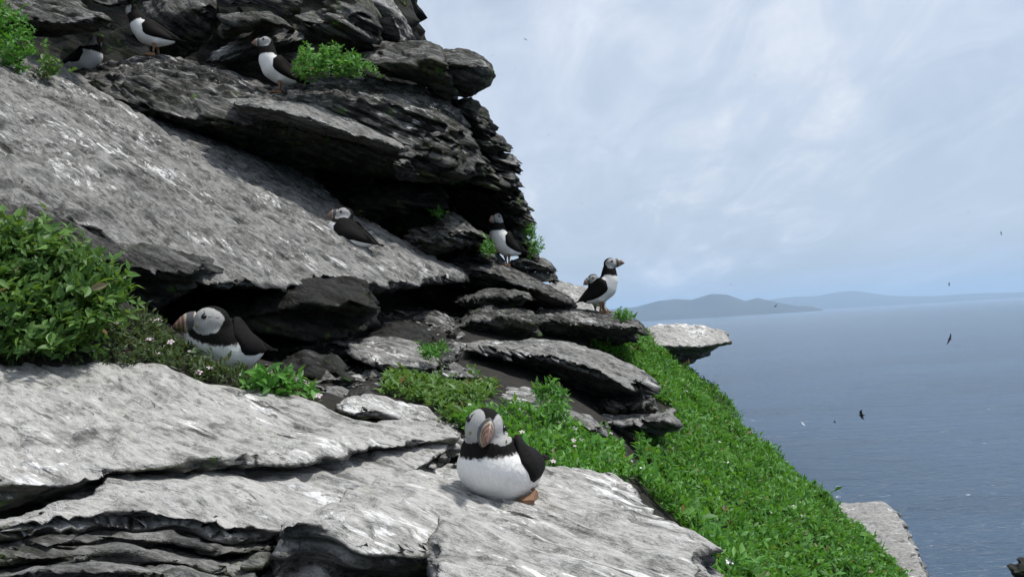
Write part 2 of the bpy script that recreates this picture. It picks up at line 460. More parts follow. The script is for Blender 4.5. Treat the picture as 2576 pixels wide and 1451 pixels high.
rock('boulder', 'rounded overhanging boulder sticking out against the sky', [
    ([(1108, 126), (1159, 120), (1194, 130), (1226, 153), (1239, 175)], 3.5, 3.45),
    ([(1116, 184), (1160, 180), (1200, 172), (1242, 184)], 3.24, 3.28),
    ([(1126, 232), (1165, 242), (1206, 237), (1234, 214), (1244, 193)], 3.45, 3.42)], M['moss'], cuts=16, big=.012, vox=0.011, side=.008)

# ---- the great overhang and its layers
rock('overhang_slab', 'huge dark laminated overhang on which two upper puffins stand', [
    ([(90, 222), (160, 186), (230, 165), (290, 148), (400, 145), (450, 150), (530, 172), (610, 200), (690, 232), (760, 205), (860, 190), (960, 197), (1060, 215), (1130, 255), (1180, 320), (1212, 390)], 3.35, 3.4),
    ([(110, 232), (200, 206), (300, 190), (420, 204), (560, 232), (700, 258), (800, 252), (900, 250), (1000, 265), (1100, 300), (1170, 350), (1207, 405)], 3.12, 3.22),
    ([(140, 244), (250, 256), (360, 272), (480, 300), (600, 316), (720, 322), (830, 346), (930, 376), (1010, 398), (1100, 432), (1195, 440)], 3.02, 3.12),
    ([(160, 252), (300, 300), (450, 342), (600, 382), (750, 420), (900, 440), (1000, 447), (1100, 452), (1190, 450)], 3.45, 3.3)],
    M['ledge'], T=0.45, vox=0.008, side=.034, layer=.036, inset=.1, n=40, top=.02, big=.016)
rock('overhang_slab', 'lower laminated layer of the overhang with a pale streaked upper face', [
    ([(575, 250), (640, 244), (760, 262), (870, 300), (950, 334), (1014, 364)], 3.12, 3.15),
    ([(585, 262), (700, 277), (800, 306), (880, 336), (960, 354), (1014, 374)], 2.86, 3.0),
    ([(610, 287), (720, 312), (830, 344), (950, 374), (1004, 388)], 2.98, 3.1)], M['slab'], vox=0.008, side=.022, layer=.028, inset=.1, T=.3, big=.008)
rock('overhang_slab', 'rough knobbly dark underbelly at the right end of the overhang', [
    ([(985, 385), (1060, 330), (1120, 330), (1180, 345), (1212, 400)], 3.05, 3.25),
    ([(1000, 420), (1080, 400), (1150, 405), (1205, 420)], 2.98, 3.2),
    ([(1010, 440), (1080, 452), (1150, 450), (1192, 446)], 3.15, 3.25)], M['ledge'], vox=0.010, side=.035, big=.03, fine=.012, scale_big=8)

# ---- stones stacked along the skyline
sky_rocks = [
 ('stack_rock', 'dark stone on the skyline directly under the rounded overhanging boulder', [([(1136, 254), (1165, 243), (1185, 241), (1202, 262), (1228, 288), (1244, 330)], 3.55, 3.5), ([(1150, 275), (1180, 285), (1205, 305), (1240, 338)], 3.4, 3.42), ([(1155, 285), (1180, 312), (1200, 335), (1214, 347), (1230, 352), (1243, 342)], 3.5, 3.5)], 'moss'),
 ('stack_rock', 'knobbly skyline stone, second below the rounded overhanging boulder', [([(1203, 352), (1225, 346), (1243, 336), (1263, 345), (1276, 364)], 3.55, 3.52), ([(1205, 366), (1240, 360), (1276, 368)], 3.44, 3.45), ([(1200, 378), (1230, 388), (1256, 386), (1274, 370)], 3.55, 3.5)], 'moss'),
 ('stack_rock', 'blocky pale stone on the skyline above the thin dark lip', [([(1240, 386), (1265, 385), (1290, 392), (1297, 404)], 3.55, 3.55), ([(1240, 412), (1270, 413), (1296, 409)], 3.5, 3.5)], 'slab'),
 ('stack_rock', 'thin dark lip of stone on the skyline under the blocky pale stone', [([(1233, 414), (1261, 409), (1297, 413), (1302, 419)], 3.52, 3.5), ([(1240, 432), (1262, 431), (1286, 431), (1301, 422)], 3.5, 3.5)], 'moss'),
 ('stack_rock', 'shadowed rounded stone inset behind the skyline stones', [([(1185, 392), (1225, 382), (1263, 386)], 3.56, 3.56), ([(1195, 422), (1235, 430), (1265, 428)], 3.56, 3.56)], 'moss'),
 ('stack_rock', 'lichen covered wedge at the right foot of the overhang', [([(1156, 416), (1190, 405), (1225, 415), (1243, 427)], 3.4, 3.4), ([(1160, 426), (1200, 424), (1244, 434)], 3.28, 3.3), ([(1165, 434), (1199, 442), (1230, 448), (1245, 441)], 3.36, 3.36)], 'moss'),
 ('stack_rock', 'mossy skyline stone with a bright flake above the layered pile', [([(1222, 442), (1260, 432), (1287, 429), (1295, 436), (1306, 454)], 3.52, 3.5), ([(1225, 452), (1265, 450), (1307, 460)], 3.42, 3.44), ([(1228, 465), (1262, 472), (1297, 478), (1307, 471)], 3.5, 3.5)], 'moss'),
 ('stack_rock', 'dark hanging stone left of the mossy skyline stone', [([(1176, 440), (1215, 434), (1264, 452)], 3.38, 3.4), ([(1180, 450), (1220, 452), (1265, 460)], 3.3, 3.32), ([(1185, 458), (1215, 472), (1250, 475), (1263, 460)], 3.36, 3.36)], 'moss'),
 ('stack_rock', 'thin pale flake on the skyline above the tall layered stone', [([(1236, 482), (1270, 472), (1292, 467), (1302, 477)], 3.52, 3.5), ([(1240, 495), (1275, 498), (1294, 489)], 3.5, 3.5)], 'moss'),
 ('stack_rock', 'tall layered stone forming the skyline above the cliff bush', [([(1274, 499), (1290, 487), (1308, 484), (1316, 497), (1325, 506), (1330, 530)], 3.55, 3.52), ([(1270, 512), (1295, 515), (1328, 532)], 3.45, 3.48), ([(1268, 522), (1293, 534), (1310, 542), (1329, 536)], 3.52, 3.52)], 'moss'),
 ('stack_rock', 'long flat slab roofing the niche behind the middle standing puffin', [([(1026, 466), (1062, 443), (1130, 463), (1183, 473), (1226, 487), (1275, 505), (1291, 512), (1308, 526), (1310, 548)], 3.7, 3.68), ([(1050, 472), (1128, 480), (1180, 479), (1226, 493), (1275, 513), (1290, 521), (1303, 546)], 3.5, 3.56), ([(1110, 502), (1150, 520), (1200, 560), (1240, 576), (1280, 574), (1300, 562)], 3.8, 3.7)], 'moss'),
 ('stack_rock', 'jutting skyline ledge just above the cliff bush', [([(1294, 548), (1336, 536), (1342, 549)], 3.55, 3.53), ([(1296, 562), (1324, 566), (1341, 555)], 3.5, 3.5), ([(1298, 574), (1322, 576), (1340, 560)], 3.55, 3.55)], 'moss'),
 ('stack_rock', 'crumbly pile of thin layers behind the back of the middle standing puffin', [([(1262, 580), (1290, 571), (1318, 577), (1326, 590)], 3.7, 3.7), ([(1268, 605), (1300, 605), (1330, 618)], 3.6, 3.62), ([(1280, 640), (1310, 645), (1340, 645)], 3.66, 3.66)], 'moss'),
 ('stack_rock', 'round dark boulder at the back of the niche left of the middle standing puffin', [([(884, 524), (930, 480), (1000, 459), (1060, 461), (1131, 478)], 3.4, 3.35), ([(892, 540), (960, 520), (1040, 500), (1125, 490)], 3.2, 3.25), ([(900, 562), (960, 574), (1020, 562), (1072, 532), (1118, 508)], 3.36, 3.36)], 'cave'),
 ('stack_rock', 'lichen spotted lumpy rock to the left of the middle standing puffin', [([(1014, 604), (1073, 563), (1113, 540), (1140, 535), (1162, 547), (1181, 567), (1218, 582), (1228, 592)], 3.34, 3.32), ([(1030, 627), (1080, 612), (1140, 604), (1180, 592), (1222, 598)], 3.05, 3.1), ([(1058, 644), (1100, 636), (1150, 626), (1190, 615), (1217, 605)], 3.24, 3.24)], 'moss'),
 ('stack_rock', 'small knobbly stone beneath the tip of the lichen spotted rock', [([(1196, 610), (1212, 602), (1230, 608)], 3.3, 3.3), ([(1198, 628), (1215, 632), (1230, 624)], 3.28, 3.28)], 'moss'),
 ('stack_rock', 'whitish pebble sized stone in front of the middle puffin feet', [([(1190, 646), (1215, 636), (1238, 639), (1247, 650)], 3.36, 3.36), ([(1192, 658), (1220, 662), (1246, 658)], 3.34, 3.34)], 'slab'),
]
for nm, lb, ln, mt in sky_rocks:
    rock(nm, lb, ln, M[mt], T=0.32, vox=0.0075, side=.024, big=.008, layer=.026, fine=.005, scale_big=6, cuts=10, group='stones stacked along the cliff edge')

rock('stack_rock', 'shadowed core of the cliff edge between the stacked skyline stones', [
    ([(1090, 225), (1125, 232), (1150, 250)], 3.75, 3.8), ([(1110, 300), (1160, 310), (1205, 330)], 3.7, 3.75), ([(1120, 380), (1190, 385), (1250, 395)], 3.7, 3.75),
    ([(1130, 440), (1210, 445), (1280, 450)], 3.7, 3.75), ([(1140, 500), (1220, 505), (1302, 510)], 3.75, 3.8), ([(1150, 570), (1240, 570), (1318, 565)], 3.85, 3.85), ([(1150, 650), (1240, 650), (1322, 645)], 3.85, 3.85)],
    M['moss'], T=.5, vox=.012, side=.04, layer=.04, cuts=6, group='stones stacked along the cliff edge')

# ---- big sloping slab with the resting puffin
rock('sloping_slab', 'broad pale grey slab sloping down to the right under the resting puffin', [
    ([(-160, 40), (0, 120), (120, 150), (230, 205), (350, 255), (470, 310), (600, 370), (720, 420), (800, 462), (870, 525), (975, 588), (1045, 625), (1076, 637), (1092, 656), (1150, 675), (1174, 698)], P1),
    ([(-160, 300), (200, 400), (500, 520), (800, 620), (1000, 660), (1174, 699)], P1, 0.012),
    ([(-160, 500), (0, 520), (100, 526), (240, 590), (330, 612), (430, 662), (490, 716), (560, 722), (640, 718), (720, 710), (800, 700), (870, 709), (945, 726), (1010, 718), (1090, 706), (1174, 700)], P1),
    ([(-160, 530), (0, 550), (240, 630), (430, 700), (490, 740), (640, 742), (800, 724), (945, 744), (1090, 716), (1174, 703)], 1.95, 3.2)],
    M['slab'], T=0.4, vox=0.0085, normal=P1[1], xdir=(1, -.45, -.3), big=.010, top=.017, side=.024, layer=.026, n=40, inset=.05)
rock('rock_ledge', 'dark mossy rock nose left of the burrow, under the broad sloping slab', [
    ([(-160, 490), (0, 512), (95, 520), (160, 545), (240, 588), (330, 611), (430, 621), (520, 639), (549, 655)], 1.75, 1.95),
    ([(-160, 640), (0, 640), (200, 650), (350, 682), (470, 690), (547, 668)], 1.66, 1.86),
    ([(-160, 830), (100, 830), (250, 810), (370, 798), (440, 755), (500, 715), (542, 682)], 1.90, 2.0)],
    M['moss'], T=.4, vox=.008, side=.018, layer=.03, big=.012)
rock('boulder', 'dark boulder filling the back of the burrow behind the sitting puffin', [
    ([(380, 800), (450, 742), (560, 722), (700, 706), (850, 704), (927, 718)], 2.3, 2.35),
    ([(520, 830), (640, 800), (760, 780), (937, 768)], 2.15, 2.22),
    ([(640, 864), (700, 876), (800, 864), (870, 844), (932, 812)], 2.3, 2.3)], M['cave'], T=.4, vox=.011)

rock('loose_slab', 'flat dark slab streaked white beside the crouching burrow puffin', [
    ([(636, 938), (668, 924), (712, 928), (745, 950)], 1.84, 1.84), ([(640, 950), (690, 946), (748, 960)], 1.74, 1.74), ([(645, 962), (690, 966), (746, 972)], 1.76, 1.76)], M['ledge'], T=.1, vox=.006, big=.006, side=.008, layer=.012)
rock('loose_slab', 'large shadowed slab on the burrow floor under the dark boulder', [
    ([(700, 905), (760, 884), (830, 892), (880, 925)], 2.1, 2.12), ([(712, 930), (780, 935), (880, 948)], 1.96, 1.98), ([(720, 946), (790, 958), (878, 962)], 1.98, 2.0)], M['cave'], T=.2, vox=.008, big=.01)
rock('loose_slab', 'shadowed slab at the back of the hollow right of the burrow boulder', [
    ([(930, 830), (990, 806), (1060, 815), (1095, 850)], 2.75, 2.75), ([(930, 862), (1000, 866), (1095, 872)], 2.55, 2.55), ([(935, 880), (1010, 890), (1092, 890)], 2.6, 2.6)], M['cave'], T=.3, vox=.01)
rock('loose_slab', 'shadowed angular block in the hollow left of the mossy green block', [
    ([(985, 806), (1030, 782), (1100, 786), (1140, 812)], 3.0, 3.0), ([(985, 832), (1060, 828), (1140, 836)], 2.84, 2.84), ([(990, 862), (1060, 868), (1138, 862)], 2.9, 2.9)], M['ledge'], T=.3, vox=.01, cuts=8)
# ---- ledges on the right
rock('rock_ledge', 'dark dipping ledge under the feet of the middle standing puffin', [
    ([(1090, 664), (1172, 650), (1198, 652), (1246, 652), (1270, 664), (1301, 679), (1330, 693), (1366, 711), (1404, 730), (1434, 752)], 3.5, 3.5),
    ([(1100, 685), (1180, 680), (1240, 692), (1300, 712), (1360, 736), (1428, 760)], 3.28, 3.3),
    ([(1110, 710), (1174, 712), (1222, 734), (1270, 736), (1330, 746), (1371, 774), (1407, 779), (1428, 767)], 3.42, 3.42)],
    M['ledge'], T=.4, vox=.008, side=.030, layer=.026, inset=.1, big=.01)
rock('rock_ledge', 'flat slab projecting against the sky behind the middle puffin tail', [
    ([(1286, 650), (1315, 640), (1345, 643), (1376, 656), (1387, 672)], 3.72, 3.7),
    ([(1288, 664), (1330, 666), (1387, 675)], 3.6, 3.62),
    ([(1290, 678), (1320, 685), (1350, 684), (1386, 681)], 3.68, 3.68)], M['slab'], T=.3, vox=.009, inset=.1)
rock('rock_ledge', 'thin dark shelf projecting against the sky above the pale slope', [
    ([(1320, 688), (1360, 685), (1386, 690), (1402, 701)], 3.66, 3.66), ([(1325, 704), (1365, 712), (1401, 708)], 3.62, 3.62)], M['ledge'], T=.3, vox=.009, inset=.1)
rock('rock_ledge', 'thin lichen edged plate lying in the dark gap left of the sea puffins', [
    ([(1143, 753), (1198, 742), (1234, 735), (1316, 730), (1344, 751)], 3.26, 3.3),
    ([(1146, 759), (1234, 750), (1316, 746), (1344, 755)], 3.1, 3.14),
    ([(1150, 766), (1236, 768), (1318, 764), (1343, 759)], 3.22, 3.22)], M['moss'], T=.35, vox=.009, inset=.1)
rock('rock_ledge', 'thick mossy green block left of the ledge with the sea puffins', [
    ([(1076, 842), (1110, 812), (1140, 790), (1172, 775), (1198, 767), (1222, 761), (1240, 763), (1262, 774), (1320, 777), (1348, 788)], 3.12, 3.15),
    ([(1080, 850), (1130, 830), (1200, 810), (1280, 808), (1347, 812)], 2.92, 2.96),
    ([(1080, 862), (1170, 866), (1260, 862), (1330, 853), (1349, 846)], 3.1, 3.1)], M['moss'], T=.4, vox=.009, side=.02, inset=.1)
rock('rock_ledge', 'long flat ledge on which the puffin facing the sea stands', [
    ([(1338, 780), (1366, 776), (1414, 775), (1486, 782), (1522, 789), (1553, 795), (1598, 803), (1609, 812)], 3.4, 3.42),
    ([(1342, 815), (1440, 814), (1530, 820), (1608, 826)], 3.12, 3.18),
    ([(1344, 856), (1450, 862), (1520, 868), (1560, 868), (1588, 859), (1608, 840)], 3.34, 3.34)], M['ledge'], T=.4, vox=.008, side=.028, layer=.03, inset=.1, big=.01)
rock('rock_slope', 'pale speckled rock slope rising behind the two sea puffins', [
    ([(1370, 722), (1404, 705), (1437, 710), (1469, 722), (1503, 748), (1535, 790)], 4.6, 4.6),
    ([(1380, 760), (1440, 760), (1490, 772), (1530, 800)], 4.2, 4.2),
    ([(1390, 800), (1450, 805), (1528, 812)], 4.0, 4.0)], M['far'], T=.5, vox=.013, side=.01, normal=(.5, -.4, .77))
rock('rock_slab', 'long laminated slab slanting down over the dark hollow to the green slope', [
    ([(1158, 868), (1203, 857), (1270, 854), (1337, 851), (1378, 856), (1438, 866), (1474, 880), (1534, 899), (1582, 914), (1615, 933), (1640, 954)], 2.85, 2.8),
    ([(1166, 880), (1250, 884), (1330, 893), (1400, 904), (1470, 925), (1540, 953), (1600, 974), (1643, 968)], 2.55, 2.55),
    ([(1180, 902), (1260, 924), (1350, 954), (1450, 992), (1540, 1008), (1632, 1004)], 2.95, 2.8)], M['slab'], T=.4, vox=.007, side=.028, layer=.024, n=36, inset=.1, big=.01)
rock('rock_slab', 'thin dark plate at the mouth of the hollow beneath the laminated slab', [
    ([(1462, 1020), (1520, 1012), (1560, 1009), (1630, 1010), (1650, 1018)], 2.72, 2.72),
    ([(1490, 1030), (1560, 1032), (1650, 1034)], 2.6, 2.62)], M['ledge'], T=.5, vox=.008, inset=.1)
rock('rock_slab', 'pale slab leaning out over the sea beyond the green slope', [
    ([(1592, 846), (1643, 821), (1708, 814), (1735, 821), (1755, 824), (1823, 831), (1838, 848)], 4.5, 4.5),
    ([(1615, 866), (1680, 868), (1750, 872), (1810, 866), (1840, 857)], 4.15, 4.2),
    ([(1632, 892), (1668, 924), (1688, 927), (1723, 917), (1763, 897), (1803, 877), (1838, 862)], 4.4, 4.35)], M['fgd'], T=.35, vox=.012, side=.014, layer=.04, big=.02)
rock('rock_slab', 'square ended rock with a white splashed corner at the edge of the green slope', [
    ([(1462, 1054), (1495, 1043), (1568, 1042), (1623, 1037), (1690, 1029), (1699, 1045)], 2.62, 2.6),
    ([(1490, 1068), (1570, 1062), (1640, 1056), (1698, 1052)], 2.42, 2.42),
    ([(1515, 1110), (1600, 1110), (1650, 1102), (1693, 1088)], 2.5, 2.5)], M['slab'], T=.4, vox=.008, inset=.1)
rock('rock_slab', 'flat grey stone set in the leaves right behind the front puffin head', [
    ([(1190, 1010), (1225, 986), (1290, 977), (1330, 981), (1356, 997), (1372, 1020)], 2.3, 2.3),
    ([(1205, 1030), (1290, 1032), (1350, 1030), (1372, 1024)], 2.08, 2.1),
    ([(1212, 1050), (1290, 1058), (1350, 1046), (1370, 1032)], 2.12, 2.12)], M['slab'], T=.2, vox=.007, normal=(.2, -.3, .93), big=.008)
rock('rock_slab', 'small grey stone lying in the turf below the dark hollow', [
    ([(1392, 1046), (1440, 1036), (1470, 1042), (1512, 1077)], 2.24, 2.22), ([(1395, 1062), (1450, 1072), (1512, 1084)], 2.1, 2.1), ([(1398, 1072), (1450, 1086), (1510, 1094)], 2.14, 2.14)], M['slab'], T=.15, vox=.007, big=.006)
rock('rock_slab', 'tilted grey slab lying in front of the deep burrow behind the turf', [
    ([(850, 853), (919, 844), (969, 858), (1019, 873), (1056, 893), (1106, 908), (1117, 926)], 2.45, 2.4),
    ([(865, 874), (911, 892), (956, 916), (994, 930), (1050, 936), (1104, 937)], 2.25, 2.25),
    ([(872, 892), (915, 924), (960, 946), (1000, 950), (1100, 946)], 2.32, 2.32)], M['slab'], T=.25, vox=.008)
rock('rock_slab', 'narrow splinter of slate behind the tilted slab by the burrow', [
    ([(962, 848), (1006, 850), (1062, 874)], 2.5, 2.48), ([(966, 862), (1030, 878), (1060, 882)], 2.44, 2.44)], M['slab'], T=.15, vox=.007, big=.005)
rock('rock_slab', 'upright pointed stone between the burrow slab and the long laminated slab', [
    ([(1108, 893), (1134, 860), (1166, 864)], 2.36, 2.36), ([(1112, 910), (1137, 914), (1158, 899)], 2.32, 2.32)], M['slab'], T=.08, vox=.006, big=.005, side=.005)
rock('rock_slab', 'flat stone at the top edge of the leafy patch below the upright stone', [
    ([(1100, 932), (1136, 911), (1165, 924), (1196, 944)], 2.32, 2.3), ([(1106, 942), (1150, 950), (1194, 952)], 2.2, 2.2)], M['slab'], T=.15, vox=.007, big=.006)
rock('loose_stone', 'rounded grey stone left of the wedge shaped stone behind the front slab', [
    ([(778, 996), (819, 975), (860, 974), (884, 986)], 1.86, 1.86), ([(785, 1010), (830, 1016), (882, 1006)], 1.8, 1.8)], M['slab'], T=.08, vox=.006, big=.006, side=.006)
rock('loose_stone', 'wedge shaped dark stone on the soil behind the front slab', [
    ([(872, 986), (926, 965), (943, 985)], 1.9, 1.9), ([(876, 1004), (910, 1008), (944, 1004)], 1.84, 1.84)], M['ledge'], T=.08, vox=.006, big=.006, side=.006)
rock('rock_slab', 'streaked slab with split layers just behind the pale front slab', [
    ([(842, 1014), (870, 994), (936, 993), (1019, 1013), (1069, 1021), (1096, 1047), (1112, 1066)], 1.80, 1.78),
    ([(852, 1026), (900, 1035), (960, 1044), (1030, 1058), (1104, 1071)], 1.62, 1.64),
    ([(858, 1040), (910, 1054), (980, 1070), (1040, 1076), (1108, 1082)], 1.68, 1.68)], M['fg'], T=.2, vox=.006, side=.016, layer=.022, big=.008)

# ---- foreground slabs
rock('front_slab', 'large pale weathered slab sweeping across the lower left', [
    ([(-160, 895, 1.42), (0, 911, 1.45), (100, 909, 1.48), (190, 911, 1.5), (330, 914, 1.55), (400, 912, 1.58), (520, 960, 1.6), (650, 985, 1.62), (780, 1005, 1.62), (850, 1030, 1.6), (930, 1060, 1.57), (1050, 1050, 1.62), (1130, 1067, 1.6), (1162, 1090, 1.56)], 0, 0),
    ([(-160, 1050, 1.22), (0, 1050, 1.27), (200, 1050, 1.33), (500, 1060, 1.43), (800, 1080, 1.5), (1000, 1085, 1.53), (1164, 1096, 1.55)], 0, 0),
    ([(-160, 1215), (0, 1209), (110, 1222), (213, 1220), (231, 1198), (288, 1184), (450, 1171), (644, 1160), (744, 1162), (800, 1150), (846, 1133), (930, 1118), (1040, 1112), (1160, 1104)], PA),
    ([(-160, 1300), (0, 1296), (110, 1275), (213, 1244), (240, 1220), (290, 1202), (450, 1186), (644, 1176), (744, 1174), (846, 1144), (930, 1128), (1040, 1122), (1160, 1114)], 1.08, 1.55)],
    M['fg'], T=.3, vox=.0058, normal=PA[1], xdir=(1, -.55, -.2), big=.008, top=.007, side=.012, layer=.02, inset=.05, n=44, fine=.0025, back=(0, 1, -.05))
rock('front_slab', 'second pale slab below the dark crack, with a broken layered front face', [
    ([(-160, 1338, .98), (0, 1303, 1.0), (88, 1286, 1.05), (200, 1262, 1.12), (255, 1207, 1.2), (300, 1194, 1.25), (450, 1184, 1.3), (644, 1170, 1.38), (760, 1152, 1.42), (850, 1126, 1.48), (950, 1092, 1.55), (1050, 1077, 1.6), (1130, 1088, 1.58), (1160, 1102, 1.56)], 0, 0),
    ([(-160, 1348, .95), (0, 1318, .97), (200, 1282, 1.05), (450, 1240, 1.17), (700, 1225, 1.27), (900, 1180, 1.38), (1050, 1130, 1.5), (1150, 1112, 1.54)], 0, 0),
    ([(-160, 1366, .93), (0, 1338, .94), (250, 1310, 1.02), (425, 1311, 1.06), (475, 1318, 1.07), (575, 1345, 1.07), (660, 1338, 1.11), (719, 1326, 1.13), (744, 1311, 1.15), (790, 1311, 1.17), (850, 1300, 1.2), (875, 1270, 1.24), (914, 1235, 1.29), (982, 1210, 1.35), (1044, 1183, 1.42), (1094, 1155, 1.47), (1140, 1124, 1.53)], 0, 0),
    ([(-160, 1392, .97), (0, 1358, .98), (250, 1328, 1.06), (425, 1328, 1.10), (475, 1334, 1.11), (575, 1362, 1.11), (660, 1356, 1.14), (720, 1350, 1.14), (760, 1342, 1.15), (850, 1330, 1.19), (885, 1300, 1.23), (925, 1262, 1.28), (990, 1236, 1.34), (1050, 1206, 1.41), (1100, 1176, 1.46), (1143, 1140, 1.53)], 0, 0),
    ([(-160, 1420, 1.05), (100, 1390, 1.08), (300, 1370, 1.12), (500, 1375, 1.14), (620, 1385, 1.16), (700, 1375, 1.18), (760, 1362, 1.2), (850, 1350, 1.24), (900, 1310, 1.3), (1000, 1250, 1.4), (1145, 1150, 1.56)], 0, 0)],
    M['fg'], T=.35, vox=.0055, normal=PB[1], xdir=(1, -.55, -.2), big=.008, top=.008, side=.030, layer=.024, inset=.05, n=44, fine=.0025)
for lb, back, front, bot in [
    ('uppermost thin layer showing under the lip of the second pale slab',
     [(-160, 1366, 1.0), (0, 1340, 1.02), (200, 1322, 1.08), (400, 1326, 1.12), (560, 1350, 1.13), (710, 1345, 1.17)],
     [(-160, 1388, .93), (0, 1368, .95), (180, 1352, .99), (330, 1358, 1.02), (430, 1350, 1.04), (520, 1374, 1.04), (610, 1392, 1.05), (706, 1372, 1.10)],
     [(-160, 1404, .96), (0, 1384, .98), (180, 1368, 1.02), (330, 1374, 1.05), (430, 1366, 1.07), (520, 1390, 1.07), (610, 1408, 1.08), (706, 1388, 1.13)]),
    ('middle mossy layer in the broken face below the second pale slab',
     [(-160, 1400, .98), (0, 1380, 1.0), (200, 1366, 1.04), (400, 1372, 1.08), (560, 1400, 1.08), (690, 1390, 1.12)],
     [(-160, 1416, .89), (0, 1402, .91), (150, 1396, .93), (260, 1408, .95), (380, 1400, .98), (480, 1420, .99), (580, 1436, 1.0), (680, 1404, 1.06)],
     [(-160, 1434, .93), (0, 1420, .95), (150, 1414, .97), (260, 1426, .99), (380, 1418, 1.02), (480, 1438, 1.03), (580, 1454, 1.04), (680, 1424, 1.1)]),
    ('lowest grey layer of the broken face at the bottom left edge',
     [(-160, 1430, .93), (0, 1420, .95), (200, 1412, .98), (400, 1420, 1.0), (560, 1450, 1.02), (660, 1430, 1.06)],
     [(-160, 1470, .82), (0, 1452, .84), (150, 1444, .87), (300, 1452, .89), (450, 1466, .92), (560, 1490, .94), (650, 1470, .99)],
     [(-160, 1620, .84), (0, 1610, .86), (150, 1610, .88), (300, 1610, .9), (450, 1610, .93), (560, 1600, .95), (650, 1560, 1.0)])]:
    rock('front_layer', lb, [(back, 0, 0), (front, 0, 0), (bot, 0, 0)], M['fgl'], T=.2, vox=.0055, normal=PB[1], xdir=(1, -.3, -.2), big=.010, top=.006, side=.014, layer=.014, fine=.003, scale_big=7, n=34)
rock('front_slab', 'third slab step, pale on top with a shaded mossy front beneath', [
    ([(690, 1330), (800, 1290), (870, 1250), (960, 1212), (1050, 1180), (1130, 1160), (1200, 1172), (1296, 1205)], PC),
    ([(720, 1335), (900, 1310), (1100, 1270), (1296, 1270)], PC, .008),
    ([(740, 1336), (839, 1338), (912, 1375), (1014, 1374), (1145, 1370), (1242, 1352), (1290, 1326)], PC),
    ([(690, 1450), (850, 1470), (1000, 1460), (1100, 1430), (1190, 1402), (1260, 1370), (1294, 1345)], 1.08, 1.25),
    ([(690, 1640), (850, 1660), (1000, 1640), (1100, 1560), (1200, 1470), (1260, 1400), (1296, 1360)], 1.2, 1.35)],
    M['fg'], T=.3, vox=.0058, normal=PC[1], xdir=(1, -.55, -.2), big=.008, top=.007, side=.012, layer=.025, inset=.05, n=40, fine=.0025)
rock('front_slab', 'white splashed slab on which the front puffin sits', [
    ([(1090, 1190), (1200, 1182), (1290, 1182), (1370, 1183), (1440, 1188), (1540, 1195), (1602, 1232)], PD),
    ([(1090, 1250), (1300, 1270), (1500, 1275), (1655, 1278)], PD, .006),
    ([(1090, 1330), (1300, 1325), (1500, 1325), (1708, 1322)], PD, .006),
    ([(1090, 1385), (1300, 1375), (1550, 1375), (1780, 1370)], PD),
    ([(1080, 1440), (1300, 1430), (1550, 1420), (1746, 1398)], PD, .004),
    ([(1060, 1500), (1300, 1480), (1550, 1460), (1753, 1450)], PD),
    ([(1030, 1700), (1300, 1700), (1550, 1690), (1800, 1650)], PD),
    ([(1030, 1900), (1300, 1900), (1550, 1890), (1800, 1850)], 1.05, 1.2)],
    M['fgd'], T=.3, vox=.0058, normal=PD[1], xdir=(1, -.6, -.2), big=.012, top=.010, side=.014, layer=.02, inset=.05, n=40, fine=.003, back=(-.2, 1, -.2))
_rs = np.random.default_rng(5)
for (u, v, d, r) in [(868, 1302, 1.2, 13), (884, 1276, 1.24, 15), (905, 1256, 1.27, 12), (930, 1240, 1.3, 14), (962, 1232, 1.33, 12), (990, 1218, 1.36, 13), (1022, 1206, 1.4, 12), (1052, 1190, 1.43, 14), (1085, 1172, 1.47, 12), (1112, 1150, 1.5, 14), (1140, 1128, 1.54, 13), (1120, 1112, 1.55, 11), (1145, 1168, 1.5, 12)]:
    a_, b_, c_ = _rs.uniform(.6, 1.2, 3)
    rock('rubble_stone', 'small broken stone in the rubble along the edge of the second pale slab', [
        ([(u - r * 1.3, v - 2), (u - r * .4, v - r * a_), (u + r * .5, v - r * b_), (u + r * 1.3, v - 3)], d + .015, d + .015),
        ([(u - r * 1.2, v + 2), (u, v + r * .1), (u + r * 1.2, v + 1)], d - .012, d - .012),
        ([(u - r, v + r * .8), (u, v + r * 1.1 * c_), (u + r, v + r * .7)], d, d)], M['fg' if _rs.random() < .5 else 'fgl'], T=.02, vox=.0038, big=.004, side=.004, top=.002, fine=.0015, layer=.01, scale_big=30, cuts=8, group='rubble along the second slab')
rock('rock_slab', 'pale squared slab far below at the foot of the green slope', [
    ([(2050, 1274), (2120, 1264), (2220, 1262), (2252, 1286)], 6.4, 6.2),
    ([(2060, 1330), (2150, 1325), (2285, 1335)], 5.9, 5.6),
    ([(2100, 1390), (2200, 1390), (2300, 1380)], 5.4, 5.3),
    ([(2150, 1450), (2250, 1450), (2338, 1450)], 5.0, 4.95),
    ([(2180, 1640), (2280, 1640), (2400, 1640)], 4.4, 4.3)], M['far'], T=.4, vox=.022, side=.03, top=.02, normal=(.1, -.15, .97), layer=.09, inset=.1, back=(-.5, .8, -.6))
rock('rock_tip', 'small black jagged rock tip in the bottom right corner', [
    ([(2538, 1428), (2552, 1416), (2570, 1405), (2640, 1400)], 7.0, 7.0), ([(2545, 1440), (2565, 1440), (2640, 1440)], 6.9, 6.9), ([(2552, 1452), (2572, 1470), (2640, 1500)], 7.0, 7.0)], M['cave'], T=.4, vox=.02, side=.03)
print('rocks', len(ROCKS), sum(len(o.data.polygons) for o in ROCKS), round(time.time() - T0, 1))

